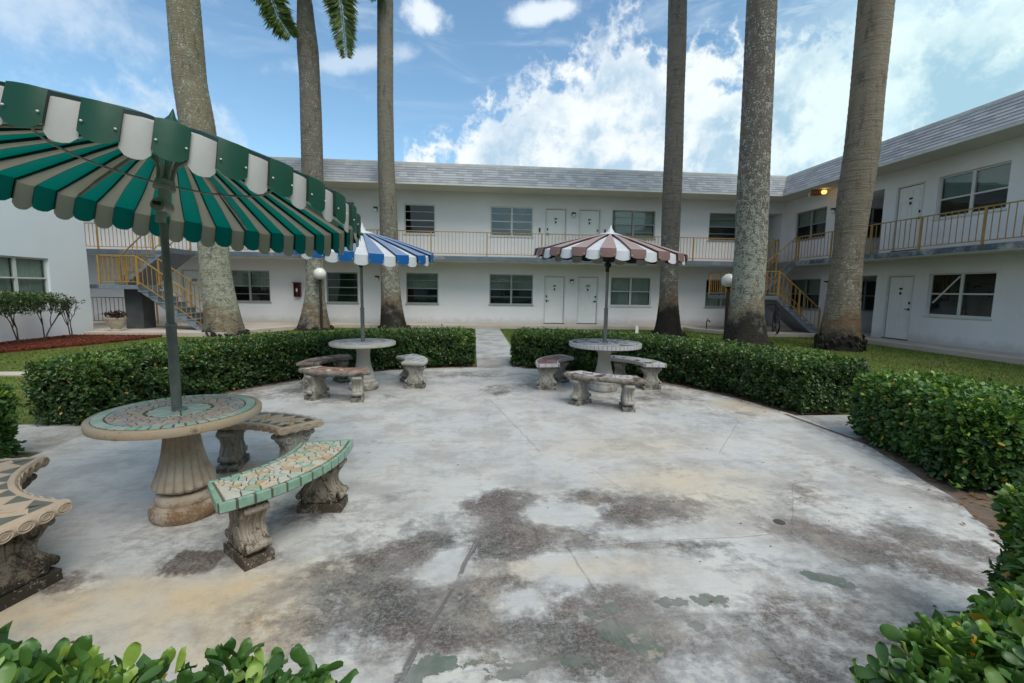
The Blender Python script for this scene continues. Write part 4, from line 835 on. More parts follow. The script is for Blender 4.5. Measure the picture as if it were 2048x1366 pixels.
# mansard roofs with shingle courses; XO/YO eave line, set back .45 over .86 m rise
EZ, TZ, SB = 5.50, 6.34, .45
def roof_faces(parent, pts_low, pts_high):
    MB().add([*pts_low, *pts_high[::-1]], [(0, 1, 2, 3)]).build('roof', M['fascia'], parent)
def shingle_roof(parent, p0, p1, inward, miter1, course_dir, near):
    """eave from p0 to p1 (xy), rises EZ->TZ leaning 'inward'; miter1: extends at p1 end by miter; all shingles real wedges"""
    p0 = Vector((*p0, 0)); p1 = Vector((*p1, 0)); d = (p1-p0).normalized(); inn = Vector((*inward, 0)); Ltot = (p1-p0).length
    nrm = (inn*-(TZ-EZ) + Vector((0, 0, SB))).normalized()
    base = MB(); a0, a1 = p0.copy(), p1.copy(); b0 = p0+inn*SB; b1 = p1+inn*SB+d*(SB if miter1 else 0)
    base.add([a0+Vector((0, 0, EZ)), a1+Vector((0, 0, EZ)), b1+Vector((0, 0, TZ)), b0+Vector((0, 0, TZ))], [(0, 1, 2, 3)])
    ro = base.build('roof', M['fascia'], parent)
    nc = 7; zc = [EZ+.02+(TZ-.12-EZ-.02)*i/nc for i in range(nc+1)]; meshes = []
    rnd = random.Random(11); items = []
    for i in range(nc):
        f0 = (zc[i]-EZ)/(TZ-EZ); f1 = (zc[i+1]+.015-EZ)/(TZ-EZ); off = (i % 2)*.15+rnd.random()*.05; x = -off
        Lc = Ltot+(SB*f0 if miter1 else 0)
        while x < Lc:
            w_ = .30*rnd.choice([1, 1, 1, .9, 1.1]); u0, u1 = max(0, x+.0015), min(Lc, x+w_-.0015); x += w_
            if u1-u0 < .03: continue
            items.append((i, u0, u1, f0-.008*rnd.random(), f1, rnd.random()))
    def wedge(it, org=Vector((0, 0, 0))):
        i, u0, u1, f0, f1, t = it; P = []
        for u in (u0, u1):
            lo = p0+d*u+inn*SB*f0+Vector((0, 0, EZ+(TZ-EZ)*f0)); hi = p0+d*u+inn*SB*f1+Vector((0, 0, EZ+(TZ-EZ)*f1))
            P += [lo+nrm*.003-org, lo+nrm*.022-org, hi+nrm*.003-org, hi+nrm*.006-org]
        return P, [(1, 5, 7, 3), (0, 4, 5, 1), (0, 1, 3, 2), (4, 6, 7, 5)]
    items.sort(key=lambda it: ((p0+d*it[1])-Vector(near)).length)
    nearest = items[:300] if near else []; rest = items[300:] if near else items
    variants = {}
    for it in nearest:
        key = (it[0], round(it[2]-it[1], 2), int(it[5]*3)); org = p0+d*it[1]
        if key not in variants:
            P, Fc = wedge((it[0], 0, it[2]-it[1], (zc[it[0]]-EZ)/(TZ-EZ), it[4], it[5]), p0); P = np.array([tuple(q) for q in P])
            variants[key] = np_mesh('shingle', P, np.array(Fc), M['shingle'], np.full(8, .15+.35*int(it[5]*3)), k=4)
        place('shingle', variants[key], ro, loc=org)
    VV, FF, TT = [], [], []
    for it in rest:
        P, Fc = wedge(it); b = len(VV); VV += [tuple(q) for q in P]; FF += [tuple(b+j for j in f_) for f_ in Fc]; TT += [it[5]]*8
    o = place('shingle_courses', np_mesh('shingle_courses', np.array(VV), np.array(FF), M['shingle'], np.array(TT), k=4), ro); o['kind'] = 'stuff'
    # drip edge below, two bands of flashing along the top
    fm = MB(); e0, e1 = p0-inn*.02, p1-inn*.02
    fm.bar(e0+Vector((0, 0, EZ-.03)), e1+Vector((0, 0, EZ-.03)), .03, .075); fm.build('drip_edge', M['fascia'], ro)
    for zz, th in ((TZ-.085, .045), (TZ-.02, .05)):
        f0 = (zz-EZ)/(TZ-EZ); fm = MB(); q0 = p0+inn*SB*f0+nrm*.012; q1 = p1+inn*SB*f0+nrm*.012+(d*SB*f0 if miter1 else Vector()); fm.bar(q0+Vector((0, 0, zz)), q1+Vector((0, 0, zz)), .03, th); fm.build('top_flashing', M['fascia'], ro)
    return ro
shingle_roof(bw, (-18, 17.8), (12.47, 17.8), (0, 1), True, 1, (3, 17.8, 0))
# right wing roof runs towards the camera; its far end is mitred as well
shingle_roof(rw, (12.47, -9), (12.47, 17.8), (1, 0), True, 1, (12.47, 9.5, 0))
MB().box((-18, 17.78, 5.455), (13.49, 18.999, 5.475)).build('soffit', M['soffit'], bw)
MB().box((12.45, -6, 5.455), (13.498, 17.775, 5.475)).build('soffit', M['soffit'], rw)
MB().add([(-18, 18.25, 6.33), (12.9, 18.25, 6.33), (12.9, 30, 6.33), (-18, 30, 6.33)], [(0, 1, 2, 3)]).build('flat_roof', M['fascia'], bw)
MB().add([(12.92, -6, 6.33), (24, -6, 6.33), (24, 30, 6.33), (12.92, 30, 6.33)], [(0, 1, 2, 3)]).build('flat_roof', M['fascia'], rw)

# wall fittings
for u, z, lb_ in ((4.13, 1.90, 'small globe wall lamp between the two ground floor doors'), (4.13, 4.66, 'small globe wall lamp between the two upper doors'), (-3.95, 1.92, 'small wall lamp right of the ground floor window behind the blue umbrella'), (-3.95, 4.66, 'small wall lamp on the upper wall left of the dark louvred window')):
    sconce('y', 18.999, -1, u, z-.03, lb_)
sconce('x', 13.499, -1, 16.24, 4.60, 'small wall lamp on the right wing upper wall beside its far window')
sconce('x', 13.499, -1, 16.24, 1.90, 'small wall lamp on the right wing ground wall below the balcony')
ec = empty('extinguisher_cabinet', (-7.10, 18.999, 1.12), 0, 'dark maroon fire extinguisher cabinet on the ground floor wall', 'fire cabinet')
c = MB(); c.box((-.13, -.14, 0), (.13, 0, .03)); c.box((-.13, -.14, .54), (.13, 0, .57)); c.box((-.13, -.14, .03), (-.10, 0, .54)); c.box((.10, -.14, .03), (.13, 0, .54)); c.box((-.10, -.02, .03), (.10, 0, .54)); c.build('cabinet', M['maroon'], ec)
MB().box((-.20, -.16, .57), (.14, 0, .585)).build('lid', M['maroon'], ec)
MB().lathe([(0, .04), (.055, .045), (.055, .34), (.03, .40), (0, .41)], 14, (0, -.075, 0)).build('extinguisher', M['maroon'], ec, smooth=True)
MB().box((-.035, -.142, .21), (.03, -.132, .33)).build('label_plate', M['white'], ec)
es = empty('exit_sign', (12.95, 16.55, 5.455), R(-35), 'red EXIT sign with a lit amber lamp under the right roof corner', 'exit sign')
MB().box((-.20, -.03, -.22), (.14, .03, -.02)).build('sign_box', M['exit_face'], es); MB().box((-.02, -.012, -.02), (.02, .012, 0)).build('mount', M['black'], es)
t_ = place('lettering', text_mesh('EXIT', .16, .003, M['exit_letter']), es, (-.03, -.034, -.12), (PI/2, 0, 0))
MB().lathe([(0, -.085), (.05, -.075), (.085, -.035), (.095, 0), (.085, .04), (.05, .06), (0, .065)], 20, (.22, -.04, -.12)).build('lamp', M['lit'], es, smooth=True)
MB().box((-.27, -.03, -.24), (-.22, .03, -.10)).build('side_lamp', M['white'], es)
hb = MB(); hb.tube([(0, 0, -.03), (0, 0, .40), (.02, 0, .43), (.10, 0, .42), (.13, 0, .36)], .022, 8); hb.tube([(.03, 0, .43), (.03, 0, .50)], .015, 6); hb.lathe([(0, 0), (.04, 0), (.04, .015), (0, .015)], 10, (.03, 0, .49))
o = hb.build('standpipe', M['red_pipe'], label='short rusty red tap pipe standing in the lawn by the far walkway', cat='tap'); o.location = (9.10, 16.9, 0)
# two small white survey flags
fl = MB(); fl.bar((0, 0, 0), (0, 0, .55), .006, .006); fl.add([(0, 0, .5), (.07, 0, .5), (.06, 0, .62), (.0, 0, .65)], [(0, 1, 2, 3), (3, 2, 1, 0)]); o = fl.build('marker', M['white'], label='small white marker sticking up behind the right hedge', cat='marker'); o.location = (3.55, 9.6, 0); o.scale = (1, 1, 1.2)

# ------------------------------------------------------------------ railings
def railing(label, pts, h=.92, post_every=2.05, bal=.135, base=.10, foot=.0, posts=None, ends=(True, True), name='balcony_railing', group=None, grp_post=True):
    """pts: polyline of feet (3D); balusters between top rail and bottom rail, posts wider"""
    root = empty(name, pts[0], 0, label, 'railing', group); o0 = Vector(pts[0])
    for a, b in zip(pts[:-1], pts[1:]):
        a = Vector(a)-o0; b = Vector(b)-o0; L = (b-a).length; hd = Vector((b.x-a.x, b.y-a.y, 0)).length; up_ = Vector((0, 0, h)); lo = Vector((0, 0, base))
        MB().bar(a+up_, b+up_, .042, .028).build('top_rail', M['ochre'], root); MB().bar(a+lo, b+lo, .026, .022).build('bottom_rail', M['ochre'], root)
        n = max(1, round(hd/bal)); npst = max(1, round(hd/post_every)); pt_i = {round(i*n/npst) for i in range(npst+1)}
        if not ends[0]: pt_i.discard(0)
        if not ends[1]: pt_i.discard(n)
        pm = MB().box((-.022, -.022, foot), (.022, .022, h-.01)).mesh('post', M['ochre']); bmh = MB().box((-.0075, -.0075, base), (.0075, .0075, h-.01)).mesh('baluster', M['ochre'])
        for i in range(n+1):
            p = a+(b-a)*i/n
            if i in pt_i: place('post', pm, root, p)
            elif 0 < i < n: place('baluster', bmh, root, p)
    return root
Z2 = 2.80
railing('long ochre railing along the upper balcony of the back wing', [(-10.0, 17.84, Z2-.02), (11.0, 17.84, Z2-.02)], h=.93, post_every=2.15)
railing('ochre balcony railing at the upper left, left of the stair top', [(-17.5, 17.84, Z2-.02), (-11.75, 17.84, Z2-.02)], post_every=1.9)
railing('long ochre railing along the upper balcony of the right wing', [(12.52, 16.70, Z2-.02), (12.52, -5.5, Z2-.02)], post_every=1.62, bal=.16)
railing('short ochre railing at the corner landing beside the right stair top', [(11.1, 17.86, Z2-.02), (12.35, 17.86, Z2-.02)], post_every=1.3)
railing('ochre railing closing the ground walkway behind the left stair', [(-13.9, 17.2, .1), (-11.35, 17.2, .1)], post_every=2.3, bal=.14, h=.95, base=.12)

# ------------------------------------------------------------------ staircases
def stair(label, lx0, lx1, ly0, ly1, lz, foot_x, fy0, fy1, top_x, ty0, ty1, up_x0, col=None, nup=8):
    """landing box lx0..lx1, lower flight from landing right edge lx1 down to foot_x at fy0..fy1, upper flight from up_x0 to top_x"""
    r = empty('staircase', (lx1, ly0, 0.1), 0, label, 'staircase'); o0 = Vector((lx1, ly0, .1))
    def bx(name, a, b, m='stair'): MB().box(Vector(a)-o0, Vector(b)-o0).build(name, M[m], r, bevel=.006)
    bx('landing', (lx0, ly0, lz-.13), (lx1, ly1, lz))
    n = 8; rise = (lz-.1)/n; run = (foot_x-lx1)/(n-1)
    st = MB()
    for i in range(n-1):
        x0 = lx1+run*i; z = lz-rise*(i+1); MB().box(Vector((x0, fy0, z-.03))-o0, Vector((x0+run+.03, fy1, z))-o0).build('tread', M['stair'], r); MB().box(Vector((x0+.0, fy0+.01, z-.028))-o0, Vector((x0+.012, fy1-.01, z+rise-.028))-o0).build('riser', M['stair'], r)
    # sloped slab under the lower flight
    def wedge(x0, z0, x1, z1, y0, y1, t, name, m):
        mb = MB(); P = [(x0, z0), (x1, z1), (x1, z1-t), (x0, z0-t)]
        mb.add([Vector((x, y, z))-o0 for y in (y0, y1) for x, z in P], [(3, 2, 1, 0), (4, 5, 6, 7), (0, 1, 5, 4), (1, 2, 6, 5), (2, 3, 7, 6), (3, 0, 4, 7)]); mb.build(name, M[m], r)
    mb = MB(); P = [(lx1-.001, lz-.01)]
    for i in range(n-1):
        z = lz-rise*(i+1); P += [(lx1+run*i, z-.031), (lx1+run*(i+1), z-.031)]
    P += [(foot_x, .101), (foot_x-.25, .101), (lx1-.001, lz-.16-.02)]
    k = len(P); mb.add([Vector((x, y, z))-o0 for y in (fy0+.02, fy1-.02) for x, z in P], [tuple(range(k)), tuple(range(2*k-1, k-1, -1))]+[(i, k+i, k+(i+1) % k, (i+1) % k) for i in range(k)]); mb.build('flight_body', M['stair'], r)
    rise = (Z2-.02-lz)/nup; run = (top_x-up_x0)/(nup-1)
    P = [(up_x0, lz-.001)]
    for i in range(nup-1): P += [(up_x0+run*i, lz+rise*(i+1)-.031), (up_x0+run*(i+1), lz+rise*(i+1)-.031)]
    P += [(top_x, Z2-.022), (top_x+.12, Z2-.022), (top_x+.12, Z2-.19), (up_x0+.12, lz-.13)]
    k = len(P); mb = MB(); mb.add([Vector((x, y, z))-o0 for y in (ty0+.02, ty1-.02) for x, z in P], [tuple(range(k-1, -1, -1)), tuple(range(k, 2*k))]+[(i, (i+1) % k, k+(i+1) % k, k+i) for i in range(k)]); mb.build('flight_body', M['stair'], r)
    for i in range(nup-1):
        x0 = up_x0+run*i; z = lz+rise*(i+1); MB().box(Vector((x0-.03, ty0, z-.03))-o0, Vector((x0+run, ty1, z))-o0).build('tread', M['stair'], r)
    if col: MB().box(Vector(col[0])-o0, Vector(col[1])-o0).build('support_column', M['stair_dark'], r)
    return r
LS = stair('left blue-grey concrete staircase with landing and ochre railings', -11.55, -10.42, 15.0, 16.15, 1.50, -8.5, 15.0, 16.0, -10.42, 16.18, 17.78, -11.95, col=((-11.15, 15.45, .1), (-10.62, 16.0, 1.37)))
MB().box((-12.9, 16.18, 1.37), (-11.9, 17.78, 1.50)).build('stair_rear_landing', M['stair'], label='rear slab of the left stair landing behind the corner post', cat='stair landing')
RS = stair('right blue-grey concrete staircase rising to the corner balcony', 9.55, 10.90, 15.4, 17.78, 1.42, 12.55, 15.4, 16.4, 12.40, 16.75, 17.75, 10.9)
gL = 'stair railings'
railing('front sloping railing of the lower flight of the left stair', [(-10.40, 15.03, 1.50), (-8.50, 15.03, .10)], h=.88, bal=.14, post_every=1.9, name='stair_railing')
railing('rear sloping railing of the lower flight of the left stair', [(-10.40, 15.98, 1.50), (-8.50, 15.98, .10)], h=.88, bal=.14, post_every=1.0, name='stair_railing')
railing('level railing round the landing of the left stair', [(-11.52, 16.12, 1.50), (-11.52, 15.03, 1.50), (-10.42, 15.03, 1.50)], h=.90, bal=.14, post_every=1.2, name='stair_railing')
railing('front sloping railing of the upper flight of the left stair', [(-11.75, 16.2, 1.52), (-10.45, 16.2, 2.78)], h=.90, bal=.14, post_every=1.3, name='stair_railing')
railing('rear sloping railing of the upper flight of the left stair', [(-11.60, 17.76, 1.60), (-10.40, 17.76, 2.78)], h=.90, bal=.14, post_every=1.2, name='stair_railing')
railing('sloping railing of the lower flight of the right stair', [(10.92, 15.43, 1.42), (12.58, 15.43, .10)], h=.88, bal=.16, post_every=.9, name='stair_railing')
railing('rear railing of the lower flight of the right stair', [(10.92, 16.38, 1.42), (12.58, 16.38, .10)], h=.88, bal=.16, post_every=.9, name='stair_railing')
railing('level railing round the landing of the right stair', [(9.58, 17.75, 1.42), (9.58, 15.43, 1.42), (10.90, 15.43, 1.42)], h=.88, bal=.15, post_every=1.3, name='stair_railing')
railing('front sloping railing of the upper flight of the right stair', [(10.92, 16.77, 1.46), (12.47, 16.77, 2.80)], h=.92, bal=.15, post_every=.8, name='stair_railing')
railing('rear sloping railing of the upper flight of the right stair', [(10.92, 17.74, 1.46), (12.40, 17.74, 2.80)], h=.92, bal=.15, post_every=.8, name='stair_railing')

# ------------------------------------------------------------------ royal palms
def crown(root, top, rc, seed, fronds=None, nf=11, sway=0):
    ncust = len(fronds or [])
    rnd = random.Random(seed); mb = MB()
    mb.tube([Vector(top), Vector(top)+Vector((0, 0, .8)), Vector(top)+Vector((0, 0, 1.9))], [rc, rc*.85, rc*.4], 14); mb.build('crownshaft', M['crownshaft'], root, smooth=True)
    T = Vector(top)+Vector((0, 0, 1.6)); curves = []
    for k in range(nf):
        a = 2*PI*k/nf+rnd.uniform(-.2, .2)+sway; el_ = R(rnd.choice([70, 55, 35, 20])+rnd.uniform(-8, 8)); Lf = rnd.uniform(3.0, 3.6)
        d = Vector((math.cos(a), math.sin(a), 0)); p = T.copy(); pts = [p.copy()]; e = el_
        for s in range(12): e -= R(6.5+5*s/12); p = p+(d*math.cos(e)+Vector((0, 0, math.sin(e))))*Lf/12; pts.append(p.copy())
        curves.append(pts)
    for c in fronds or []: curves.append([Vector(q) for q in c])
    for ci, pts in enumerate(curves):
        rr_ = MB(); rr_.tube(pts, [.035*(1-i/len(pts))+.006 for i in range(len(pts))], 5); fo = rr_.build('frond', M['crownshaft'], root)
        Pn = np.array([tuple(p) for p in pts]); tt = np.linspace(.06, 1, 150); seg = tt*(len(pts)-1); i = np.minimum(seg.astype(int), len(pts)-2); f = (seg-i)[:, None]
        C = Pn[i]*(1-f)+Pn[i+1]*f; Tg = unit(Pn[i+1]-Pn[i]); S = unit(np.cross(Tg, np.array([0, 0, 1.])+1e-3))
        if ci >= len(curves)-ncust: S = np.tile(unit(np.array([1., .25, 0])), (len(C), 1)); S = unit(S-Tg*np.sum(S*Tg, -1, keepdims=True))
        U = np.cross(S, Tg)
        Ps, Ds, Ws, Ls = [], [], [], []
        for sg in (-1, 1):
            for rep in range(3):
                D = unit(Tg*.55+S*sg*(1.0+RNG.normal(size=(len(C), 1))*.15)+U*RNG.normal(size=(len(C), 1))*.45+np.array([0, 0, -.45]))
                Ps.append(C); Ds.append(D); Ws.append(unit(np.cross(D, U)+RNG.normal(size=C.shape)*.3)); Ls.append(.74*np.sin(np.clip(tt*.86+.14, 0, 1)*PI)**.45*RNG.uniform(.8, 1.1, len(C))+.08)
        P = np.vstack(Ps); D = np.vstack(Ds); W = np.vstack(Ws); W = unit(W-D*np.sum(W*D, -1, keepdims=True)); L = np.concatenate(Ls)
        V_, F_, t_2 = leaf_geo(P, D, W, L, .058, RNG.uniform(.2, .9, len(P)), False); V_[:, 2] -= 0
        o = place('leaflets', np_mesh('leaflets', V_, F_, M['frond'], t_2), fo); o['kind'] = 'stuff'
M['crownshaft'] = mat('green_crownshaft', (.10, .15, .045), .45, .3, 3)
PALMS = {
 'first': (14.9, [(-7.88, -.05, .60), (-7.9, .44, .516), (-7.96, 1.07, .461), (-8.02, 1.69, .436), (-8.06, 2.92, .41), (-8.2, 4.6, .44), (-8.31, 6.3, .468), (-8.45, 7.57, .436), (-8.48, 9.77, .419), (-8.55, 14, .34), (-8.55, 17.2, .26)], 'leaning mottled palm trunk behind the green umbrella, nearest on the left',
   ((0.210, 0.173, 0.115), (0.194, 0.181, 0.125), 1.0, .2)),
 'second': (17.0, [(-5.84, -.05, .60), (-5.83, .32, .494), (-5.79, 1.05, .351), (-5.74, 1.77, .306), (-5.72, 3.6, .33), (-5.7, 5.62, .357), (-5.69, 7.31, .353), (-5.69, 8.63, .335), (-5.72, 9.6, .346), (-5.75, 10.4, .29), (-5.76, 11.2, .235)], 'palm with drooping fronds behind the left globe lamp, flared dark foot',
   ((0.184, 0.158, 0.130), (0.163, 0.144, 0.125), .8, .25)),
 'third': (17.2, [(-3.0, -.05, .52), (-3.04, .14, .47), (-3.09, 1.08, .365), (-3.12, 2.19, .335), (-3.13, 4.35, .315), (-3.18, 5.76, .292), (-3.18, 8.17, .278), (-3.12, 11.47, .272), (-3.12, 13.6, .22)], 'slim straight palm behind the blue umbrella with a blackened foot',
   ((0.194, 0.168, 0.130), (0.175, 0.163, 0.138), .6, .75)),
 'fourth': (15.3, [(6.85, -.05, .52), (6.83, .36, .417), (6.8, 1.24, .315), (6.76, 2.28, .290), (6.72, 4.64, .318), (6.7, 6.28, .304), (6.66, 7.88, .291), (6.63, 9.44, .296), (6.57, 10.96, .293), (6.5, 14.5, .23)], 'slim palm trunk behind the brown umbrella with a rust and black foot',
   ((0.173, 0.149, 0.121), (0.144, 0.131, 0.119), .4, 1.0)),
 'fifth': (12.3, [(7.84, -.05, .66), (7.83, .2, .58), (7.81, .6, .505), (7.8, 1.32, .43), (7.80, 2.72, .418), (7.74, 4.09, .415), (7.7, 5.43, .390), (7.67, 6.74, .383), (7.6, 9.25, .367), (7.5, 14.2, .27)], 'thick lichen-flecked palm trunk beside the right globe lamp',
   ((0.152, 0.123, 0.102), (0.125, 0.112, 0.100), 1.1, .85)),
 'sixth': (11.8, [(10.31, -.05, .56), (10.29, .45, .485), (10.30, .9, .43), (10.3, 1.36, .402), (10.31, 2.73, .350), (10.34, 4.08, .400), (10.42, 5.39, .405), (10.41, 6.67, .385), (10.41, 9.14, .395), (10.4, 14.5, .28)], 'rightmost palm with smooth brown trunk and a skirt of roots at its foot',
   ((0.215, 0.173, 0.125), (0.200, 0.175, 0.138), .35, .35))}
for nm, (Y_, prof, lab, mp) in PALMS.items():
    root = empty('palm_tree', (prof[0][0], Y_, 0), 0, lab, 'palm tree', 'royal palms around the lawn')
    zs = [p[1] for p in prof]; zz = np.arange(-.05, zs[-1], .09); xi = np.interp(zz, zs, [p[0] for p in prof]); ri = np.interp(zz, zs, [p[2] for p in prof])
    # smooth the radius profile
    for _ in range(5): ri[1:-1] = (ri[:-2]+2*ri[1:-1]+ri[2:])/4; xi[1:-1] = (xi[:-2]+2*xi[1:-1]+xi[2:])/4
    seg = 36; th = np.arange(seg)*2*PI/seg; ph = len(nm)*1.3
    rr2 = ri[:, None]*(1+.018*np.sin(3*th+ph)[None]+.012*np.sin(5*th[None]+zz[:, None]*.7)+.05*np.sin(7*th+ph)[None]*np.clip(1-zz/.7, 0, 1)[:, None]**2) + .004*np.sin(zz*31)[:, None]
    V = np.stack([xi[:, None]-prof[0][0]+rr2*np.cos(th), rr2*np.sin(th), np.repeat(zz[:, None], seg, 1)], -1).reshape(-1, 3)
    i0 = np.arange(len(zz)-1)[:, None]*seg+np.arange(seg)[None]; i1 = np.arange(len(zz)-1)[:, None]*seg+((np.arange(seg)+1) % seg)[None]
    F = np.stack([i0, i1, i1+seg, i0+seg], -1).reshape(-1, 4)
    mt = mat_palm('palm_bark_'+nm, *mp, ring=.75 if nm in ('second', 'sixth', 'fourth') else .35)
    place('trunk', np_mesh('trunk', V, F, mt, k=4, smooth=True), root)
    # ragged mat of surface roots
    rb = MB(); rnd = random.Random(len(nm)); R0 = prof[0][2]
    for i in range(90 if nm == 'sixth' else 40):
        a = rnd.uniform(0, 2*PI); h_ = (.42 if nm == 'sixth' else .12)*rnd.random(); q = R0*(1.0 if nm != 'sixth' else .93)
        p0 = Vector((q*math.cos(a), q*math.sin(a), h_)); p1 = Vector(((q+.05+.04*rnd.random())*math.cos(a+.1), (q+.05)*math.sin(a+.1), h_-.03)); p2_ = Vector(((q+.06)*math.cos(a+.22), (q+.06)*math.sin(a+.22), max(-.05, h_-.15)))
        rb.tube([p0, p1, p2_], [.03, .035, .02], 5)
    rb.build('surface_roots', M['root'] if 'root' in M else M.setdefault('root', mat('black_root_mat', (.03, .025, .02), .95, .5, 15, 1., 50, dirt=(.12, .11, .095), dirt_amt=.3, dirt_s=12)), root, kind='stuff')
    tp = (xi[-1]-prof[0][0], 0, zz[-1]-.05)
    if nm == 'second':
        F1 = [(.1, -.1, 12.6), (-.45, -.5, 12.9), (-.85, -.8, 12.2), (-.85, -.85, 11.3), (-.50, -.8, 10.2), (-.14, -.75, 9.65)]
        F2 = [(.1, -.1, 12.6), (.6, -.4, 13.1), (1.05, -.7, 12.6), (1.40, -.8, 11.6), (1.52, -.8, 10.4), (1.60, -.75, 9.1)]
        F3 = [(.1, .1, 12.6), (1.2, -.2, 13.4), (2.0, -.4, 12.9), (2.45, -.5, 12.0), (2.60, -.5, 11.1)]
        crown(root, tp, .235, 5, [F1, F2, F3], nf=9)
    else: crown(root, tp, ri[-1]*.95, len(nm)+3)

# ------------------------------------------------------------------ globe lamps
def lamp(x, y, h, lab):
    r = empty('globe_lamp', (x, y, 0), 0, lab, 'garden lamp', 'globe lamps on brown posts')
    MB().tube([(0, 0, -.03), (0, 0, h-.17)], .048, 12).build('post', M['brown_metal'], r, smooth=True)
    MB().lathe([(.05, h-.22), (.085, h-.18), (.10, h-.15), (.09, h-.13)], 20).build('collar', M['black'], r, smooth=True)
    MB().lathe([(.09, h-.14)]+[(.215*math.sin(t), h+.03-.215*math.cos(t)*-1*-1) for t in np.linspace(.45, PI, 18)], 28).build('globe', M['globe'], r, smooth=True)
lamp(-5.42, 16.55, 1.95, 'white globe lamp on a brown post in front of the left palm')
lamp(7.93, 13.55, 1.86, 'white globe lamp on a brown post left of the thick right palm')

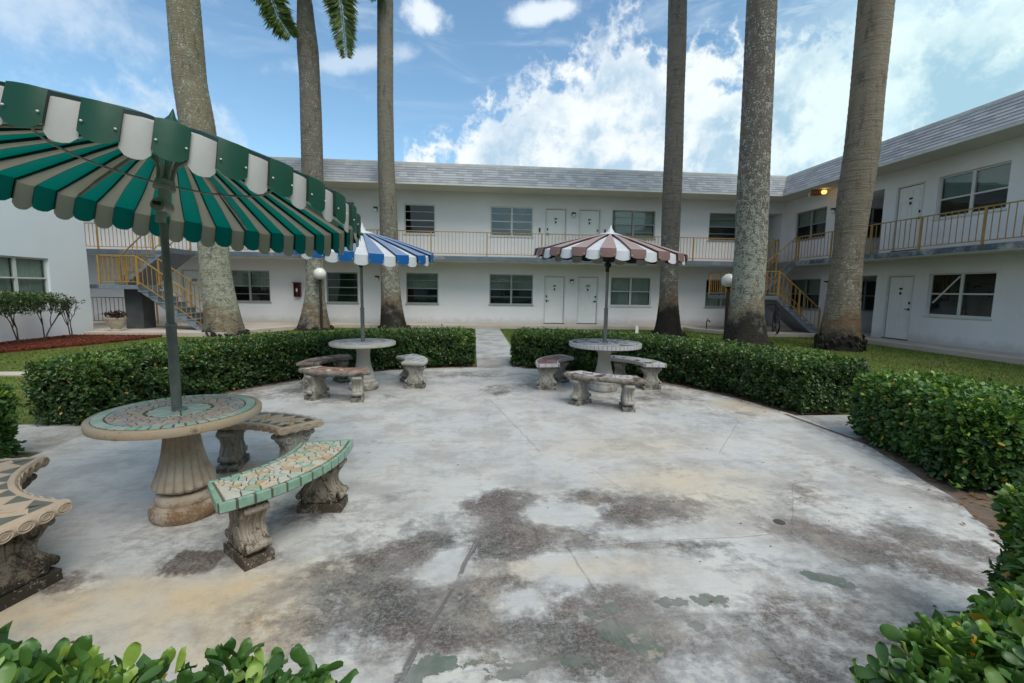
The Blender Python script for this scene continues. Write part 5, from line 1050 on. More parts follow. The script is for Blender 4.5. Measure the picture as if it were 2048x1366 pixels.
# ------------------------------------------------------------------ umbrellas
def umbrella(label, base, zpole0, joint_z, tilt, Rm, N, hcone, hd, val, mA, mB_, lipm, pole_m, rib_m, phase, cap_m, under=('c_green', 'c_white'), top_m=None, dome=.0, rise=.016, lowsplit=1.2):
    root = empty('patio_umbrella', (base[0], base[1], zpole0), 0, label, 'umbrella', 'striped umbrellas over the tables')
    J = Vector((0, 0, joint_z-zpole0))
    MB().tube([(0, 0, 0), (0, 0, lowsplit-zpole0)], .029, 18).build('lower_pole', M[pole_m], root, smooth=True)
    MB().tube([(0, 0, lowsplit-zpole0), (0, 0, joint_z-zpole0-.10)], .022, 18).build('upper_pole', M[pole_m], root, smooth=True)
    MB().lathe([(.023, 0), (.034, .005), (.034, .02), (.023, .025)], 18, (0, 0, lowsplit-zpole0-.01)).build('collar_ring', M['steel'], root, smooth=True)
    # everything above the tilt joint hangs from the axis frame
    ax = Vector((tilt[0], tilt[1], 1)).normalized(); e1 = Vector((0, 1, 0)).cross(ax).normalized(); e2 = ax.cross(e1)
    Mt = Matrix(((e1.x, e2.x, ax.x, J.x), (e1.y, e2.y, ax.y, J.y), (e1.z, e2.z, ax.z, J.z), (0, 0, 0, 1)))
    def put(o): o.matrix_local = Mt; return o
    jb = MB(); jb.tube([(0, -.045, 0), (0, .045, 0)], .042, 18); jb.tube([(0, 0, -.10), (0, 0, 0)], .028, 14); jb.tube([(0, 0, 0), (0, 0, .10)], .030, 14); put(jb.build('tilt_joint', M[rib_m], root, smooth=True))
    kb = MB(); kb.box((-.018, -.062, -.004), (.018, -.045, .016)); put(kb.build('joint_knob', M['black'], root))
    cb = MB(); cb.lathe([(.03, .10), (.058, .105), (.058, .125), (.052, .13), (.052, .16), (.03, .17)], 18); put(cb.build('hub_collar', M[rib_m], root, smooth=True))
    z_rim = hd; z_ap = hd+hcone
    def prof(t):   # t 0 at centre .. 1 at rim
        return Rm*t, z_rim+hcone*(1-t)+dome*math.sin(PI*t)
    # curved arms from the hub out to the rim, and two hoops
    nar = 6 if N > 50 else 8
    for i in range(nar):
        a = 2*PI*(i+.5)/nar; zt = lambda r_: prof(r_/Rm)[1]-.028
        pts = [(.036, .15), (.036, .18), (.038, .15+.20*hcone), (.052, .15+.32*hcone), (.09, .15+.44*hcone), (.17, min(zt(.17)-.01, .15+.54*hcone)), (.28, min(zt(.28)-.01, .15+.58*hcone))]+[(Rm*t, zt(Rm*t)) for t in (.40, .55, .75, .93)]
        ar = .0105 if N > 50 else .0085
        mb = MB(); mb.tube([(r_*math.cos(a), r_*math.sin(a), z_) for r_, z_ in pts], ar, 8); put(mb.build('arm', M[rib_m], root, smooth=True))
    for t in ((.52,) if N > 50 else (.52, .94)):
        mb = MB(); r_, z_ = prof(t); mb.tube([(r_*math.cos(a), r_*math.sin(a), z_-.045) for a in np.linspace(0, 2*PI, 61)], .007, 6, False); put(mb.build('hoop', M[rib_m], root, smooth=True))
    cm = MB(); cm.tube([(0, 0, .12), (0, 0, z_ap-.01)], .012, 8); put(cm.build('centre_rod', M[rib_m], root, smooth=True))
    pitch = 2*PI/N
    def panel(raised):
        half = pitch*((.57 if raised else .44) if N > 50 else (.53 if raised else .49)); off = rise if raised else 0.
        cols = [-1, -.6, -.2, .2, .6, 1]; V_, F_, mi = [], [], []
        ts = [.06, .25, .5, .75, .93, 1.0]
        nval = 5
        def row(t=None, s=None):
            out = []
            for c in cols:
                q_ = min(1, max(0, ((t if t is not None else 1.)-.80)/.2)) if N > 50 else 1
                a = c*(half if N < 50 else pitch*((.66+(.56-.66)*q_) if raised else (.36+(.47-.36)*q_)))
                if t is not None:
                    r_, z_ = prof(t); z_ += off + (.006*(1-c*c) if raised else -.004*(1-c*c)); rr_ = r_
                else:
                    drop = val*(.74+.26*math.sqrt(max(0, 1-(c*.97)**2)))*(1.0 if raised else 1.04); r_, z_ = prof(1.)
                    rr_ = r_+off*.9+.010+.010*(1-c*c)+.020*s*(1-.3*s); z_ = z_+off-.006-drop*s
                out.append((rr_*math.cos(a), rr_*math.sin(a), z_))
            return out
        rows = [row(t=t) for t in ts]+[row(s=s) for s in (0, .06, .35, .7, 1.)]
        mb = MB(); k = len(cols)
        vs = [p for r_ in rows for p in r_]
        fs = [(i*k+j, (i+1)*k+j, (i+1)*k+j+1, i*k+j+1) for i in range(len(rows)-1) for j in range(k-1)]
        mb.add(vs, fs, 0)
        if raised:   # turned-down lips along both edges
            for j in (0, k-1):
                lip = []; sg = -1 if j == 0 else 1
                for i, r_ in enumerate(rows):
                    x, y, z = r_[j]; rr_ = math.hypot(x, y); a = math.atan2(y, x); 
                    if i < len(ts): lip.append((x, y, z-rise-.004))
                    else: q = (rr_-rise-.004)/rr_; lip.append((x*q, y*q, z))
                b = [r_[j] for r_ in rows]+lip; n_ = len(rows)
                mb.add(b, [(i, i+1, n_+i+1, n_+i) if sg > 0 else (i+1, i, n_+i, n_+i+1) for i in range(n_-1)], 1)
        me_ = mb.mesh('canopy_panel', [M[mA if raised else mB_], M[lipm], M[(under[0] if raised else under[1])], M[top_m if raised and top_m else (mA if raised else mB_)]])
        bm = bmesh.new(); bm.from_mesh(me_); bmesh.ops.remove_doubles(bm, verts=bm.verts, dist=1e-5); bmesh.ops.recalc_face_normals(bm, faces=bm.faces); bmesh.ops.solidify(bm, geom=bm.faces[:], thickness=.0022); bm.normal_update()
        for f_ in bm.faces:
            if f_.material_index: continue
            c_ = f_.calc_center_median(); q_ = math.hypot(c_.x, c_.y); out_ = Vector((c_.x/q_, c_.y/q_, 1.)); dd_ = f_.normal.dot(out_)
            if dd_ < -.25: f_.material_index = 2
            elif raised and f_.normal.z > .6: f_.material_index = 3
        bm.to_mesh(me_); bm.free(); me_.polygons.foreach_set('use_smooth', [True]*len(me_.polygons)); me_.set_sharp_from_angle(angle=R(33))
        return me_
    pa, pb = panel(True), panel(False)
    bolt = MB().lathe([(.0, .005), (.0035, .004), (.005, 0)], 8).mesh('bolt', M['white'])
    for k in range(N):
        me_ = pa if k % 2 == 0 else pb; o = place('canopy_panel', me_, root); o.matrix_local = Mt @ Matrix.Rotation(phase+k*pitch, 4, 'Z')
        if k % 2 == 0:
            r_, z_ = prof(1.)
            for c in (-.8, .8):
                a = c*pitch*.56; rr_ = r_+rise+.028; bo = place('bolt', bolt, root); bo.matrix_local = Mt @ Matrix.Rotation(phase+k*pitch+a, 4, 'Z') @ Matrix.Translation((rr_, 0, z_-val*.5)) @ Matrix.Rotation(PI/2, 4, 'Y')
    r_, z_ = prof(.10)
    capr = .17
    zc0 = prof(capr/Rm)[1]+rise+.012
    ring = MB(); ring.lathe([(.02, z_ap+rise+.03), (.06, z_ap+rise+.008), (capr, zc0), (capr, zc0-.006), (.02, z_ap+rise-.01)], 24, mod=lambda a, z: 1+.03*math.cos(12*a)); put(ring.build('top_cap', M[cap_m], root, smooth=True))
    fin = MB(); fin.lathe([(.058, z_ap+rise+.008), (.045, z_ap+rise+.03), (.018, z_ap+rise+.07), (.004, z_ap+rise+.115), (0, z_ap+rise+.12)], 14); put(fin.build('finial', M[cap_m], root, smooth=True))
    return root
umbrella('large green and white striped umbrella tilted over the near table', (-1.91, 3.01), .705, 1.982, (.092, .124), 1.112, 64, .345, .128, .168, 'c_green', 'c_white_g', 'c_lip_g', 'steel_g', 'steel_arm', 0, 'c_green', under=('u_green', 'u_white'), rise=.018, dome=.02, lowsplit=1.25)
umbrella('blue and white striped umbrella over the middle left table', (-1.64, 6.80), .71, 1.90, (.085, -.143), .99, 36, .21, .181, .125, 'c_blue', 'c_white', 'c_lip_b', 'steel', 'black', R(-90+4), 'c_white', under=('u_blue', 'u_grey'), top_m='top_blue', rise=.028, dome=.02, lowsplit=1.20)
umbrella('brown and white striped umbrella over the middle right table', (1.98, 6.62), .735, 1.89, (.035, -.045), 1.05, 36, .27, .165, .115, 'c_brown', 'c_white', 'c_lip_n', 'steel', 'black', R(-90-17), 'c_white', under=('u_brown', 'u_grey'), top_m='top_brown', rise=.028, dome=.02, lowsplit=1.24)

# ------------------------------------------------------------------ mosaics
def clip(poly, nx, ny, c):
    out = []
    for i in range(len(poly)):
        a, b = poly[i], poly[(i+1) % len(poly)]; da, db = nx*a[0]+ny*a[1]-c, nx*b[0]+ny*b[1]-c
        if da <= 0: out.append(a)
        if da*db < 0: t = da/(da-db); out.append((a[0]+(b[0]-a[0])*t, a[1]+(b[1]-a[1])*t))
    return out
def shrink(poly, g_):
    n = len(poly); c = (sum(p[0] for p in poly)/n, sum(p[1] for p in poly)/n); out = poly
    for i in range(n):
        a, b = poly[i], poly[(i+1) % n]; dx, dy = b[0]-a[0], b[1]-a[1]; l = math.hypot(dx, dy)
        if l < 1e-6: continue
        nx, ny = dy/l, -dx/l; cc = nx*a[0]+ny*a[1]
        if nx*c[0]+ny*c[1] > cc: nx, ny, cc = -nx, -ny, -cc
        out = clip(out, nx, ny, cc-g_)
        if len(out) < 3: return []
    return out
def voronoi(u0, u1, v0, v1, n, gap, seed, irr=.42):
    rnd = random.Random(seed); pts = []; tries = 0; md = math.sqrt((u1-u0)*(v1-v0)/n)*irr
    while len(pts) < n and tries < n*60:
        tries += 1; p = (rnd.uniform(u0, u1), rnd.uniform(v0, v1))
        if all((p[0]-q[0])**2+(p[1]-q[1])**2 > md*md for q in pts): pts.append(p)
    cells = []
    for i, p in enumerate(pts):
        poly = [(u0, v0), (u1, v0), (u1, v1), (u0, v1)]
        near = sorted((q for j, q in enumerate(pts) if j != i), key=lambda q: (q[0]-p[0])**2+(q[1]-p[1])**2)[:16]
        for q in near: mx, my = (p[0]+q[0])/2, (p[1]+q[1])/2; nx, ny = q[0]-p[0], q[1]-p[1]; poly = clip(poly, nx, ny, nx*mx+ny*my)
        poly = shrink(poly, gap/2)
        if len(poly) >= 3: cells.append(poly)
    return cells
def tile_obj(poly3, hgt, m, parent, name='tile', rnd=random):
    """poly3: list of xy in parent space, z base; a thin bevelled-looking chip"""
    n = len(poly3); zb_, zt = hgt; c = (sum(p[0] for p in poly3)/n, sum(p[1] for p in poly3)/n); k = .93
    top = [(c[0]+(x-c[0])*k, c[1]+(y-c[1])*k, zt) for x, y in poly3]; area = sum(poly3[i][0]*poly3[(i+1) % n][1]-poly3[(i+1) % n][0]*poly3[i][1] for i in range(n))
    fs = [tuple(range(n, 2*n))]+[(i, (i+1) % n, n+(i+1) % n, n+i) for i in range(n)]
    if area < 0: fs = [f[::-1] for f in fs]
    return MB().add([(x, y, zb_) for x, y in poly3]+top, fs).build(name, M[m], parent)
def polar(r, a): return (r*math.cos(a), r*math.sin(a))

def pedestal(parent, H, r0, r1, rb, flute, m, nfl=16):
    hb_ = H
    MB().lathe([(rb*.98, 0), (rb*1.06, .02), (rb*1.08, .055), (rb*1.02, .095), (rb*.90, .105)], 40).build('foot_ring', m, parent, smooth=True)
    MB().lathe([(rb*.86, .10), (rb*.90, .125), (rb*.84, .155), (rb*.74, .165)], 40).build('neck_ring', m, parent, smooth=True)
    mod = (lambda a, z: 1+flute*(abs(math.sin(nfl*a/2))**.6-.6)) if flute else None
    if flute > .12:
        sc_ = lambda a, z: 1+flute*(abs(math.sin(nfl*a/2))**.55-.65)*min(1, max(.15, 1-(z-.2)/.6))
        return MB().lathe([(.10, .165), (.165, .205), (.172, .215), (.168, .235), (.152, .28), (.130, .345), (.112, .43), (.100, .52), (.098, .60), (.108, hb_)], 144, mod=sc_).build('pedestal', m, parent, smooth=True)
    MB().lathe([(rb*.80, .16), (rb*.84, .18), (rb*.76, .23), (rb*.60, .32), (rb*.50, .42), (rb*.47, .52), (rb*.52, .60), (r1, hb_)], 96 if flute else 40, mod=mod).build('pedestal', m, parent, smooth=True)

# near table with green mosaic
T1 = empty('mosaic_table', (-1.90, 3.02, 0), 0, 'near round table with green-ringed stone mosaic top', 'table', 'round mosaic tables'); HT = .70; RT = .466
pedestal(T1, HT-.055, .10, .135, .188, .125, M['st_ped'], 18)
MB().lathe([(0, HT-.062), (RT-.03, HT-.060), (RT-.004, HT-.052), (RT, HT-.04), (RT, HT-.012), (RT-.008, HT-.003), (RT-.02, HT-.002), (RT-.022, HT-.004), (0, HT-.004)], 72).build('tabletop', [M['st_tan']], T1, smooth=True)
MB().lathe([(0.0, HT-.0042), (RT-.035, HT-.0042), (RT-.035, HT-.0022), (0.0, HT-.0022)], 64).build('grout_bed', M['grout'], T1)
rnd = random.Random(3); hh = (HT-.003, HT+.0025)
a = 0.; nn = 46
for i in range(nn):
    a0 = 2*PI*i/nn+.012; a1 = 2*PI*(i+1)/nn-.012; tile_obj([polar(RT-.038, a0), polar(RT-.038, (a0+a1)/2), polar(RT-.038, a1), polar(RT-.095, a1-rnd.uniform(-.01, .01)), polar(RT-.095, a0)], hh, rnd.choice(['t_mint2', 't_mint2', 't_mint']), T1)
rin, rout = .185, RT-.10; rm_ = (rin+rout)/2
for c_ in voronoi(0, 2*PI*rm_, rin, rout, 150, .006, 9):
    tile_obj([polar(v, u/rm_) for u, v in c_], hh, rnd.choice(['t_pink', 't_beige', 't_beige', 't_pink', 't_grey']), T1)
for i in range(8):   # eight-point star of mint with pale spokes
    a = PI/4*i+.2
    tile_obj([polar(.035, a-.10), polar(.175, a-.03), polar(.175, a+.03), polar(.035, a+.10)], hh, 't_pale', T1)
    tile_obj([polar(.045, a+.16), polar(.16, a+.07), polar(.172, a+PI/8-.02), polar(.06, a+PI/8-.05)], hh, 't_mint2', T1)
    tile_obj([polar(.045, a+PI/4-.16), polar(.06, a+PI/8+.05), polar(.172, a+PI/8+.02), polar(.16, a+PI/4-.07)], hh, 't_mint', T1)
MB().lathe([(.028, HT), (.042, HT+.002), (.040, HT+.012), (.030, HT+.012)], 18).build('pole_ring', M['steel_g'], T1, smooth=True)
# blue umbrella table
T2 = empty('round_table', (-1.64, 6.80, 0), 0, 'plain pale round table under the blue umbrella', 'table', 'round mosaic tables'); HT = .715; RT = .475
pedestal(T2, HT-.05, .10, .16, .20, 0, M['st_pale'])
MB().lathe([(0, HT-.055), (RT-.02, HT-.055), (RT, HT-.045), (RT, HT-.010), (RT-.008, HT-.001), (0, HT)], 64).build('tabletop', M['st_pale'], T2, smooth=True)
for c_ in voronoi(0, 2*PI*.30, .16, .44, 80, .010, 19): tile_obj([polar(v, u/.30) for u, v in c_], (HT-.001, HT+.002), rnd.choice(['t_white', 't_pale', 't_grey', 't_white']), T2)
# brown umbrella table
T3 = empty('mosaic_table', (1.98, 6.62, 0), 0, 'round table with chequered brown and white tiles under the brown umbrella', 'table', 'round mosaic tables'); HT = .735; RT = .54
pedestal(T3, HT-.055, .10, .17, .195, .10, M['st_pale'], 20)
MB().lathe([(0, HT-.065), (RT-.015, HT-.065), (RT-.005, HT-.06), (RT-.005, HT-.004), (0, HT-.003)], 72).build('tabletop', M['grout_l'], T3, smooth=True)
nn = 56
for i in range(nn):
    a0 = 2*PI*i/nn+.008; a1 = 2*PI*(i+1)/nn-.008; P = [polar(RT, a0), polar(RT, a1), polar(RT-.045, a1), polar(RT-.045, a0)]
    MB().prism(P, HT-.055, HT+.001).build('edge_tile', M['t_white'], T3)
for c_ in voronoi(-RT, RT, -RT, RT, 210, .008, 23):
    cx_, cy_ = sum(p[0] for p in c_)/len(c_), sum(p[1] for p in c_)/len(c_)
    if max(math.hypot(*p) for p in c_) < RT-.05 and math.hypot(cx_, cy_) > .04: tile_obj(c_, (HT-.004, HT+.001), rnd.choice(['t_white', 't_white', 't_choc', 't_grey', 't_white']), T3)
MB().lathe([(.024, HT), (.048, HT+.002), (.045, HT+.012), (.028, HT+.014)], 18).build('pole_ring', M['steel_g'], T3, smooth=True)

# ------------------------------------------------------------------ curved benches
def spiral(c, r0, turns, sgn, y, n=26, start=0.):
    pts = []
    for i in range(n+1):
        t = i/n; a = start+sgn*turns*2*PI*t; r_ = r0*(1-.88*t); pts.append((c[0]+r_*math.cos(a), y, c[1]+r_*math.sin(a)))
    return pts
def leg_meshes(wd, th, H, m):
    """carved leg: local X = radial (broad), Y = tangential thickness, Z up"""
    body = MB(); prof_r = [(.055, .125), (.075, .122), (.095, .135), (.125, .138), (.15, .12), (.18, .096), (.215, .090), (.25, .100), (.285, .128), (.315, .142), (.335, .140), (.35, .125), (H, .130)]
    L_ = [(w_*wd/.28*1.0, z) for z, w_ in prof_r]
    rows = []
    for w_, z in L_:
        k = th/2*(1.0 if z < .30 else 1.02)
        ch = .012
        rows.append([(-w_, -k+ch, z), (-w_+ch, -k, z), (w_-ch, -k, z), (w_, -k+ch, z), (w_+.0, 0, z), (w_, k-ch, z), (w_-ch, k, z), (-w_+ch, k, z), (-w_, k-ch, z), (-w_, 0, z)])
    n = 10; vs = [p for r_ in rows for p in r_]; fs = [(i*n+j, i*n+(j+1) % n, (i+1)*n+(j+1) % n, (i+1)*n+j) for i in range(len(rows)-1) for j in range(n)]; fs += [tuple(range(n-1, -1, -1)), tuple(range((len(rows)-1)*n, len(rows)*n))]
    body.add(vs, fs)
    # beads running down the narrow faces
    for sx_ in (-1, 1):
        for yy in (-th*.30, 0, th*.30):
            body.tube([(sx_*(w_+.002), yy, z) for w_, z in L_[1:-1]], .0085, 6)
        body.tube([(sx_*(L_[3][0]), -th*.5, .11), (sx_*(L_[3][0]), th*.5, .11)], .024, 10); body.tube([(sx_*(L_[9][0]-.006), -th*.5, .318), (sx_*(L_[9][0]-.006), th*.5, .318)], .022, 10)
    rel = MB(); s_ = wd/.28
    for sy in (-1, 1):
        y = sy*th/2
        for sx_ in (-1, 1):
            rel.tube(spiral((sx_*.082*s_, .300), .042*s_, 1.5, sx_, y, start=PI/2), .011, 6)
            rel.tube(spiral((sx_*.088*s_, .115), .030*s_, 1.3, -sx_, y, start=-PI/2), .010, 6)
            rel.tube([(sx_*.082*s_, y, .342), (sx_*.03*s_, y, .30), (sx_*.028*s_, y, .24), (sx_*.060*s_, y, .18), (sx_*.088*s_, y, .145)], .011, 6)
        rel.tube([(0, y, .09), (-.02*s_, y, .15), (0, y, .21), (.02*s_, y, .15), (0, y, .09)], .006, 6); rel.tube([(0, y, .22), (0, y, .335)], .006, 6)
    pl = MB().box((-.150*wd/.28, -th*.62, 0), (.150*wd/.28, th*.62, .058))
    return body.mesh('leg', m, True), rel.mesh('scroll_relief', m, True), pl.mesh('plinth', m)
def bench(label, centre, rin, wd, a0, a1, H=.42, th=.055, edge_m='st_bench', leg_m='st_leg', legs=(.17, .83), kind='plain', seed=0, round_end=0, leg_rot=0, group='curved stone benches round the tables', leg_w=.27):
    """annular bench about 'centre'; angles in degrees, math convention"""
    am = R((a0+a1)/2); rmid = rin+wd/2; rout = rin+wd
    root = empty('curved_bench', (centre[0], centre[1], 0), 0, label, 'bench', group); A0, A1 = R(a0), R(a1); n = 28
    def ring(r_in, r_out, z, e=0):
        A = [A0+e+(A1-A0-2*e)*i/n for i in range(n+1)]
        if round_end:
            rr0 = (r_out-r_in)/2; rc = (r_in+r_out)/2; P = [polar(r_out, t) for t in A]
            tt = [polar(rc, A[-1])] ; d = Vector((-math.sin(A[-1]), math.cos(A[-1]))); rd_ = Vector(polar(1, A[-1])); P += [tuple(Vector(tt[0])+rd_*rr0*math.cos(q)+d*rr0*round_end*math.sin(q)) for q in np.linspace(0, PI, 9)[1:-1]]
            P += [polar(r_in, t) for t in A[::-1]]; c0 = Vector(polar(rc, A[0])); d = Vector((math.sin(A[0]), -math.cos(A[0]))); rd_ = Vector(polar(1, A[0])); P += [tuple(c0-rd_*rr0*math.cos(q)+d*rr0*round_end*math.sin(q)) for q in np.linspace(0, PI, 9)[1:-1]]
            return [(x, y, z) for x, y in P]
        return [(*polar(r_out, t), z) for t in A]+[(*polar(r_in, t), z) for t in A[::-1]]
    z1 = H; z0 = H-th
    if kind == 'tiled': levels = [(rin+.004, rout-.004, z0, .003), (rin+.004, rout-.004, z1-.004, .003)]
    else: levels = [(rin+.018, rout-.018, z0, .022), (rin+.004, rout-.004, z0+th*.22, .006), (rin, rout, z0+th*.5, 0), (rin+.004, rout-.004, z0+th*.80, .006), (rin+.018, rout-.018, z1, .022)]
    rows = [ring(a, b, z, e) for a, b, z, e in levels]; k = len(rows[0])
    mb = MB(); vs = [p for r_ in rows for p in r_]; fs = [(i*k+j, i*k+(j+1) % k, (i+1)*k+(j+1) % k, (i+1)*k+j) for i in range(len(rows)-1) for j in range(k)]
    mb.add(vs, fs)
    # top and bottom as quads between the two arcs
    for ri, flip in ((0, True), (len(rows)-1, False)):
        f = []
        if round_end: f = [tuple(range(k))]
        else: f = [(j, j+1, k-2-j, k-1-j) for j in range(n)]
        mb.add(rows[ri], [q[::-1] if flip else q for q in f])
    mb.build('seat', M[edge_m] if kind != 'tiled' else M['grout' if seed < 50 else 'grout_l'], root, smooth=True)
    rnd = random.Random(seed); Lm = (A1-A0)*rmid
    if kind == 'tiled':
        ntile = max(6, round((A1-A0)*rout/.085)); edm = {0: 't_mint3'}.get(seed, 't_white')
        for i in range(ntile):
            b0 = A0+(A1-A0)*i/ntile+.006; b1 = A0+(A1-A0)*(i+1)/ntile-.006
            for rr_, sgn in ((rout, 1), (rin, -1)):
                P = [polar(rr_+sgn*.004, b0), polar(rr_+sgn*.004, b1), polar(rr_-sgn*.020, b1), polar(rr_-sgn*.020, b0)]; 
                if sgn < 0: P = P[::-1]
                MB().prism(P, z0+.004, z1+.002).build('edge_tile', M[edm], root, bevel=.004)
        for aa_, sg in ((A0, -1), (A1, 1)):
            for q in range(3):
                r_a = rin+.024+(wd-.048)*q/3+.003; r_b = rin+.024+(wd-.048)*(q+1)/3-.003; da = .004/rmid; db_ = .022/rmid
                P = [polar(r_a, aa_+sg*da), polar(r_b, aa_+sg*da), polar(r_b, aa_-sg*db_), polar(r_a, aa_-sg*db_)]
                if sg > 0: P = P[::-1]
                MB().prism(P, z0+.004, z1+.002).build('edge_tile', M[edm], root, bevel=.004)
    if kind in ('tiled', 'mosaic'):
        cfg = {0: (130, ['t_cream', 't_pale', 't_cream', 't_pale', 't_tan', 't_pale', 't_mint', 't_cream', 't_mint2', 't_pale']), 51: (46, ['t_white', 't_white', 't_choc', 't_white']), 52: (24, ['t_red', 't_rose', 't_red']), 53: (46, ['t_white', 't_white', 't_choc', 't_grey']),
               54: (46, ['t_white', 't_pale', 't_choc', 't_white']), 55: (40, ['t_rose', 't_red', 't_rose', 't_pale', 't_red']), 56: (38, ['t_bluegrey', 't_pale', 't_white']), 57: (36, ['t_rose', 't_beige', 't_choc'])}[seed]
        m_ = .030 if kind == 'tiled' else .035
        for c_ in voronoi(0, Lm, rin+m_, rout-m_, cfg[0], .0055 if seed == 0 else .010, seed+1):
            e_ = m_/Lm*(A1-A0) if True else 0
            tile_obj([polar(v, A0+e_+(A1-A0-2*e_)*u/Lm) for u, v in c_], (z1-.003, z1+.0025), rnd.choice(cfg[1]), root)
    if kind == 'star':   # inlaid border of triangles and orange starbursts, egg moulding on the edge
        nt2 = 7
        for i in range(nt2):
            b0 = A0+.05+(A1-A0-.10)*i/nt2; b1 = A0+.05+(A1-A0-.10)*(i+1)/nt2; bm_ = (b0+b1)/2
            tile_obj([polar(rin+.045, b0), polar(rin+.045, b1-.01), polar(rin+.13, bm_)], (z1-.001, z1+.0012), 'i_dark', root, 'inlay')
            tile_obj([polar(rout-.045, b1-.006), polar(rout-.045, b0), polar(rout-.13, bm_)], (z1-.001, z1+.0012), 'i_dark', root, 'inlay')
        for e_, sg in ((A0, 1), (A1, -1)):
            for q in range(3):
                r_a = rin+.05+(wd-.10)*q/3; r_b = rin+.05+(wd-.10)*(q+1)/3; tile_obj([polar(r_a, e_+sg*.06), polar(r_b, e_+sg*.06), polar((r_a+r_b)/2, e_+sg*.15)][::sg], (z1-.001, z1+.0012), 'i_dark', root, 'inlay')
        for f_ in (.19, .5, .81):
            c0 = Vector(polar(rmid, A0+(A1-A0)*f_))
            for q in range(8):
                t = PI/4*q+.3; rl = .125 if q % 2 == 0 else .07; p = [c0+Vector(polar(.008, t-PI/2)), c0+Vector(polar(rl, t)), c0+Vector(polar(.022, t+.45))]
                tile_obj([tuple(v) for v in p], (z1-.001, z1+.0013), 'i_orange' if q % 2 == 0 else 'i_yellow', root, 'inlay')
                p = [c0+Vector(polar(.022, t-.45)), c0+Vector(polar(rl, t)), c0+Vector(polar(.008, t+PI/2))]
                tile_obj([tuple(v) for v in p], (z1-.001, z1+.0011), 'i_yellow' if q % 2 == 0 else 'i_dark', root, 'inlay')
        eg = MB()
        def egg(p, tang_, w_):
            for s2 in (1., .55):
                eg.tube([p+tang_*w_*s2*math.cos(q)+Vector((0, 0, th*.40*s2*math.sin(q))) for q in np.linspace(0, 2*PI, 15)], .0045, 5, False)
        ne = max(4, round(wd/.085))
        for e_, sg in ((A0, -1), (A1, 1)):
            tg = Vector((*polar(1, e_), 0)); nrm_ = Vector((-math.sin(e_), math.cos(e_), 0))*sg
            for q in range(ne): eg_p = Vector((*polar(rin+wd*(q+.5)/ne, e_), z0+th*.5))-nrm_*.003; egg(eg_p, tg, wd/ne*.42)
        for rr_, sg in ((rin, -1), (rout, 1)):
            nq = round((A1-A0)*rr_/.085)
            for q in range(nq):
                t = A0+(A1-A0)*(q+.5)/nq; egg(Vector((*polar(rr_-sg*.002, t), z0+th*.5)), Vector((-math.sin(t), math.cos(t), 0)), (A1-A0)*rr_/nq*.42)
        eg.build('egg_moulding', M[edge_m], root, smooth=True)
    lm, rl_, pl_ = leg_meshes(leg_w, .125, z0+.002, M[leg_m])
    for f_ in legs:
        t = A0+(A1-A0)*f_; p = (*polar(rmid, t), 0); lo = place('leg', lm, root, p, (0, 0, t+R(leg_rot))); place('scroll_relief', rl_, lo); place('plinth', pl_, lo)
    return root
bench('bench with mint tile edge and cream broken-tile seat, nearest the camera', (-1.86, 3.06), .66, .35, -54, 9, edge_m='grout', leg_m='st_leg', kind='tiled', seed=0, th=.055)
bench('bench with star inlay behind the near table', (-1.90, 3.06), .58, .36, 44, 108, edge_m='st_bench', leg_m='st_leg2', kind='star', seed=60, legs=(.16, .84))
bench('bench with star inlay cut off by the left edge, blackened carved leg', (-1.945, 3.09), .74, .44, 188, 264, edge_m='st_bench', leg_m='st_dark', kind='star', seed=61, legs=(.14, .86), th=.062, leg_w=.36)
bench('red mosaic bench in front of the blue umbrella table', (-1.70, 6.86), .62, .32, 226, 292, edge_m='st_edge_w', leg_m='st_leg2', kind='mosaic', seed=55, th=.062)
bench('weathered brown bench at the left rear of the blue umbrella table', (-1.64, 6.76), .60, .32, 118, 188, edge_m='st_edge_w', leg_m='st_leg2', kind='mosaic', seed=57)
bench('short-looking bench with rounded end and blue-grey mosaic, right of the blue umbrella table', (-1.66, 6.90), .60, .36, -14, 48, edge_m='st_pale', leg_m='st_leg2', kind='mosaic', seed=56)
bench('white-edged bench with rust red tiles, left of the brown umbrella table', (1.98, 6.62), .70, .34, 118, 186, edge_m='grout_l', leg_m='st_leg2', kind='tiled', seed=52)
bench('white-edged bench with chequered tiles, right rear of the brown umbrella table', (1.98, 6.60), .60, .34, -6, 66, edge_m='grout_l', leg_m='st_leg2', kind='tiled', seed=51)
bench('mossy-edged bench with black and white mosaic in front of the brown umbrella table', (2.10, 6.35), .70, .32, 208, 272, edge_m='st_edge_w', leg_m='st_leg2', kind='mosaic', seed=53, th=.06)

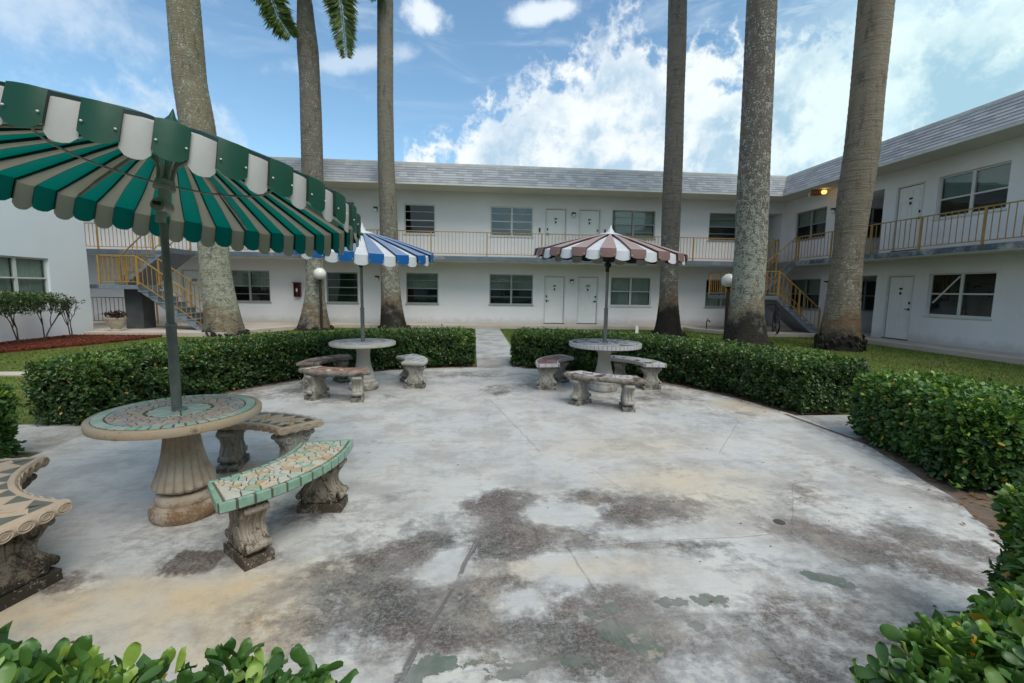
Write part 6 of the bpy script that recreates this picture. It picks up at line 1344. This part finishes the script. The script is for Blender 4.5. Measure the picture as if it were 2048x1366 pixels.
# ------------------------------------------------------------------ shrubs, planter, bicycle
def shrub(x, y, h, sp, n, lab, seed, z0=.0, box=None):
    rnd = random.Random(seed); r = empty('shrub', (x, y, z0), 0, lab, 'shrub', 'clipped shrubs by the left building'); mb = MB(); tips = []
    def grow(p, d, L, rad, lev):
        q = p+d*L; mid_ = p+d*L*.5+Vector((rnd.uniform(-.02, .02), rnd.uniform(-.02, .02), 0)); mb.tube([p, mid_, q], [rad, rad*.85, rad*.7], 6, False)
        if lev == 0: tips.append(q); return
        if lev <= 2: tips.append(q)
        for _ in range(3 if lev > 1 else 2):
            nd_ = (d+Vector((rnd.uniform(-1, 1)*sp*.9, rnd.uniform(-1, 1)*sp, rnd.uniform(-.15, .5)))).normalized(); grow(q, nd_, L*rnd.uniform(.6, .85), rad*.65, lev-1)
    for _ in range(2): grow(Vector((0, 0, -.02)), Vector((rnd.uniform(-.25, .25), rnd.uniform(-.25, .25), 1)).normalized(), h*.36, .018, 4)
    mb.build('stem', M['twig'], r)
    C = np.array([tuple(t) for t in tips]); C = C[C[:, 2] < h*1.02]; C = C[C[:, 2] > h*.32] if len(C) > 10 else C
    idx = RNG.integers(0, len(C), n); P0 = C[idx]+RNG.normal(size=(n, 3))*np.array([.07, .07, .04]); 
    if box: m_ = RNG.random(n) < .72; P0[m_] = np.stack([RNG.uniform(-box[0], box[0], m_.sum()), RNG.uniform(-box[1], box[1], m_.sum()), h*(.60+.42*RNG.random(m_.sum())**.7)], -1)
    P, D, W, Ln, t = rosettes(P0, np.tile([0, 0, 1.], (n, 1))+RNG.normal(size=(n, 3))*.5, 5, .062, np.clip(.25+.4*(P0[:, 2]/h)+RNG.normal(size=n)*.1, 0, .9), False, (.5, 1.5))
    vv, ff, tt = leaf_geo(P, D, W, Ln, .27, t, False); o = place('foliage', np_mesh('foliage', vv, ff, M['bush_leaf'], tt), r); o['kind'] = 'stuff'
shrub(-11.05, 11.85, 1.24, .55, 620, 'clipped shrub with a single stem below the left building window', 1, box=(.30, .50))
shrub(-11.15, 12.65, 1.22, .5, 480, 'clipped shrub with forked stems beside the window corner', 2, box=(.28, .42))
shrub(-11.02, 13.25, 1.05, .45, 45, 'thin straggly shrub with crooked bare stems, nearest the white corner', 3)
shrub(-11.1, 10.9, 1.22, .55, 620, 'dense clipped shrub at the left edge of the photo', 4, box=(.32, .52))
pt_ = empty('planter', (-10.95, 14.75, .1), 0, 'weathered pale urn planter with a dark leafy plant under the left stair', 'planter')
MB().lathe([(.17, 0), (.18, .025), (.12, .05), (.14, .09), (.20, .18), (.235, .27), (.25, .34), (.27, .37), (.27, .40), (.24, .40), (.22, .36)], 28, mod=lambda a, z: 1+.03*math.cos(8*a)*(z > .1)).build('urn', M['pot'], pt_, smooth=True)
n = 60; P0 = np.stack([RNG.normal(size=n)*.11, RNG.normal(size=n)*.11, .40+RNG.random(n)*.14], -1); P, D, W, Ln, t = rosettes(P0, np.tile([0, 0, 1.], (n, 1))+RNG.normal(size=(n, 3))*.6, 5, .11, np.full(n, .1), False, (.5, 1.6)); vv, ff, tt = leaf_geo(P, D, W, Ln, .22, t, False)
place('plant', np_mesh('plant', vv, ff, M['planter_leaf'], tt), pt_)['kind'] = 'stuff'
bk = empty('bicycle', (10.92, 15.42, .1), R(62), 'black bicycle parked under the right staircase, seen nearly end on', 'bicycle')
def wheel(x, st_=0):
    t_ = MB(); t_.tube([(x+.33*math.cos(a), 0, .34+.33*math.sin(a)) for a in np.linspace(0, 2*PI, 33)], .024, 8, False); w_ = t_.build('wheel', M['rubber'], bk, smooth=True)
    s_ = MB(); s_.tube([(x+.30*math.cos(a), 0, .34+.30*math.sin(a)) for a in np.linspace(0, 2*PI, 33)], .009, 6, False); s_.build('rim', M['grey_metal'], w_)
    s_ = MB()
    for q in range(18): a = 2*PI*q/18; s_.bar((x, 0, .34), (x+.30*math.cos(a), 0, .34+.30*math.sin(a)), .003, .003)
    s_.build('spokes', M['grey_metal'], w_); s_ = MB(); s_.tube([(x, -.05, .34), (x, .05, .34)], .02, 8); s_.build('axle', M['grey_metal'], w_)
wheel(-.50); wheel(.50)
fm = MB(); A_, B_, C_, D_, E_ = (-.50, 0, .34), (-.10, 0, .30), (-.22, 0, .78), (.34, 0, .80), (.50, 0, .34)
for p, q in ((A_, B_), (A_, C_), (B_, C_), (C_, D_), (B_, D_), (D_, E_)): fm.tube([p, q], .016, 8)
fm.build('frame', M['black'], bk, smooth=True)
h_ = MB(); h_.tube([(.34, 0, .80), (.31, 0, .98)], .014, 8); h_.tube([(.28, -.29, .99), (.33, -.15, 1.0), (.33, .15, 1.0), (.28, .29, .99)], .014, 8); h_.build('handlebar', M['black'], bk, smooth=True)
s_ = MB(); s_.tube([(-.22, 0, .78), (-.24, 0, .90)], .013, 8); s_.lathe([(0, 0), (.07, .0), (.08, .03), (.05, .06), (0, .065)], 14, (-.25, 0, .89)); s_.build('saddle', M['black'], bk, smooth=True)
c_ = MB(); c_.tube([(-.10, -.04, .30), (-.10, .04, .30)], .05, 12); c_.tube([(-.10, .05, .30), (-.05, .06, .15)], .010, 6); c_.bar((-.10, .05, .14), (.0, .13, .14), .05, .02); c_.build('crank', M['grey_metal'], bk)
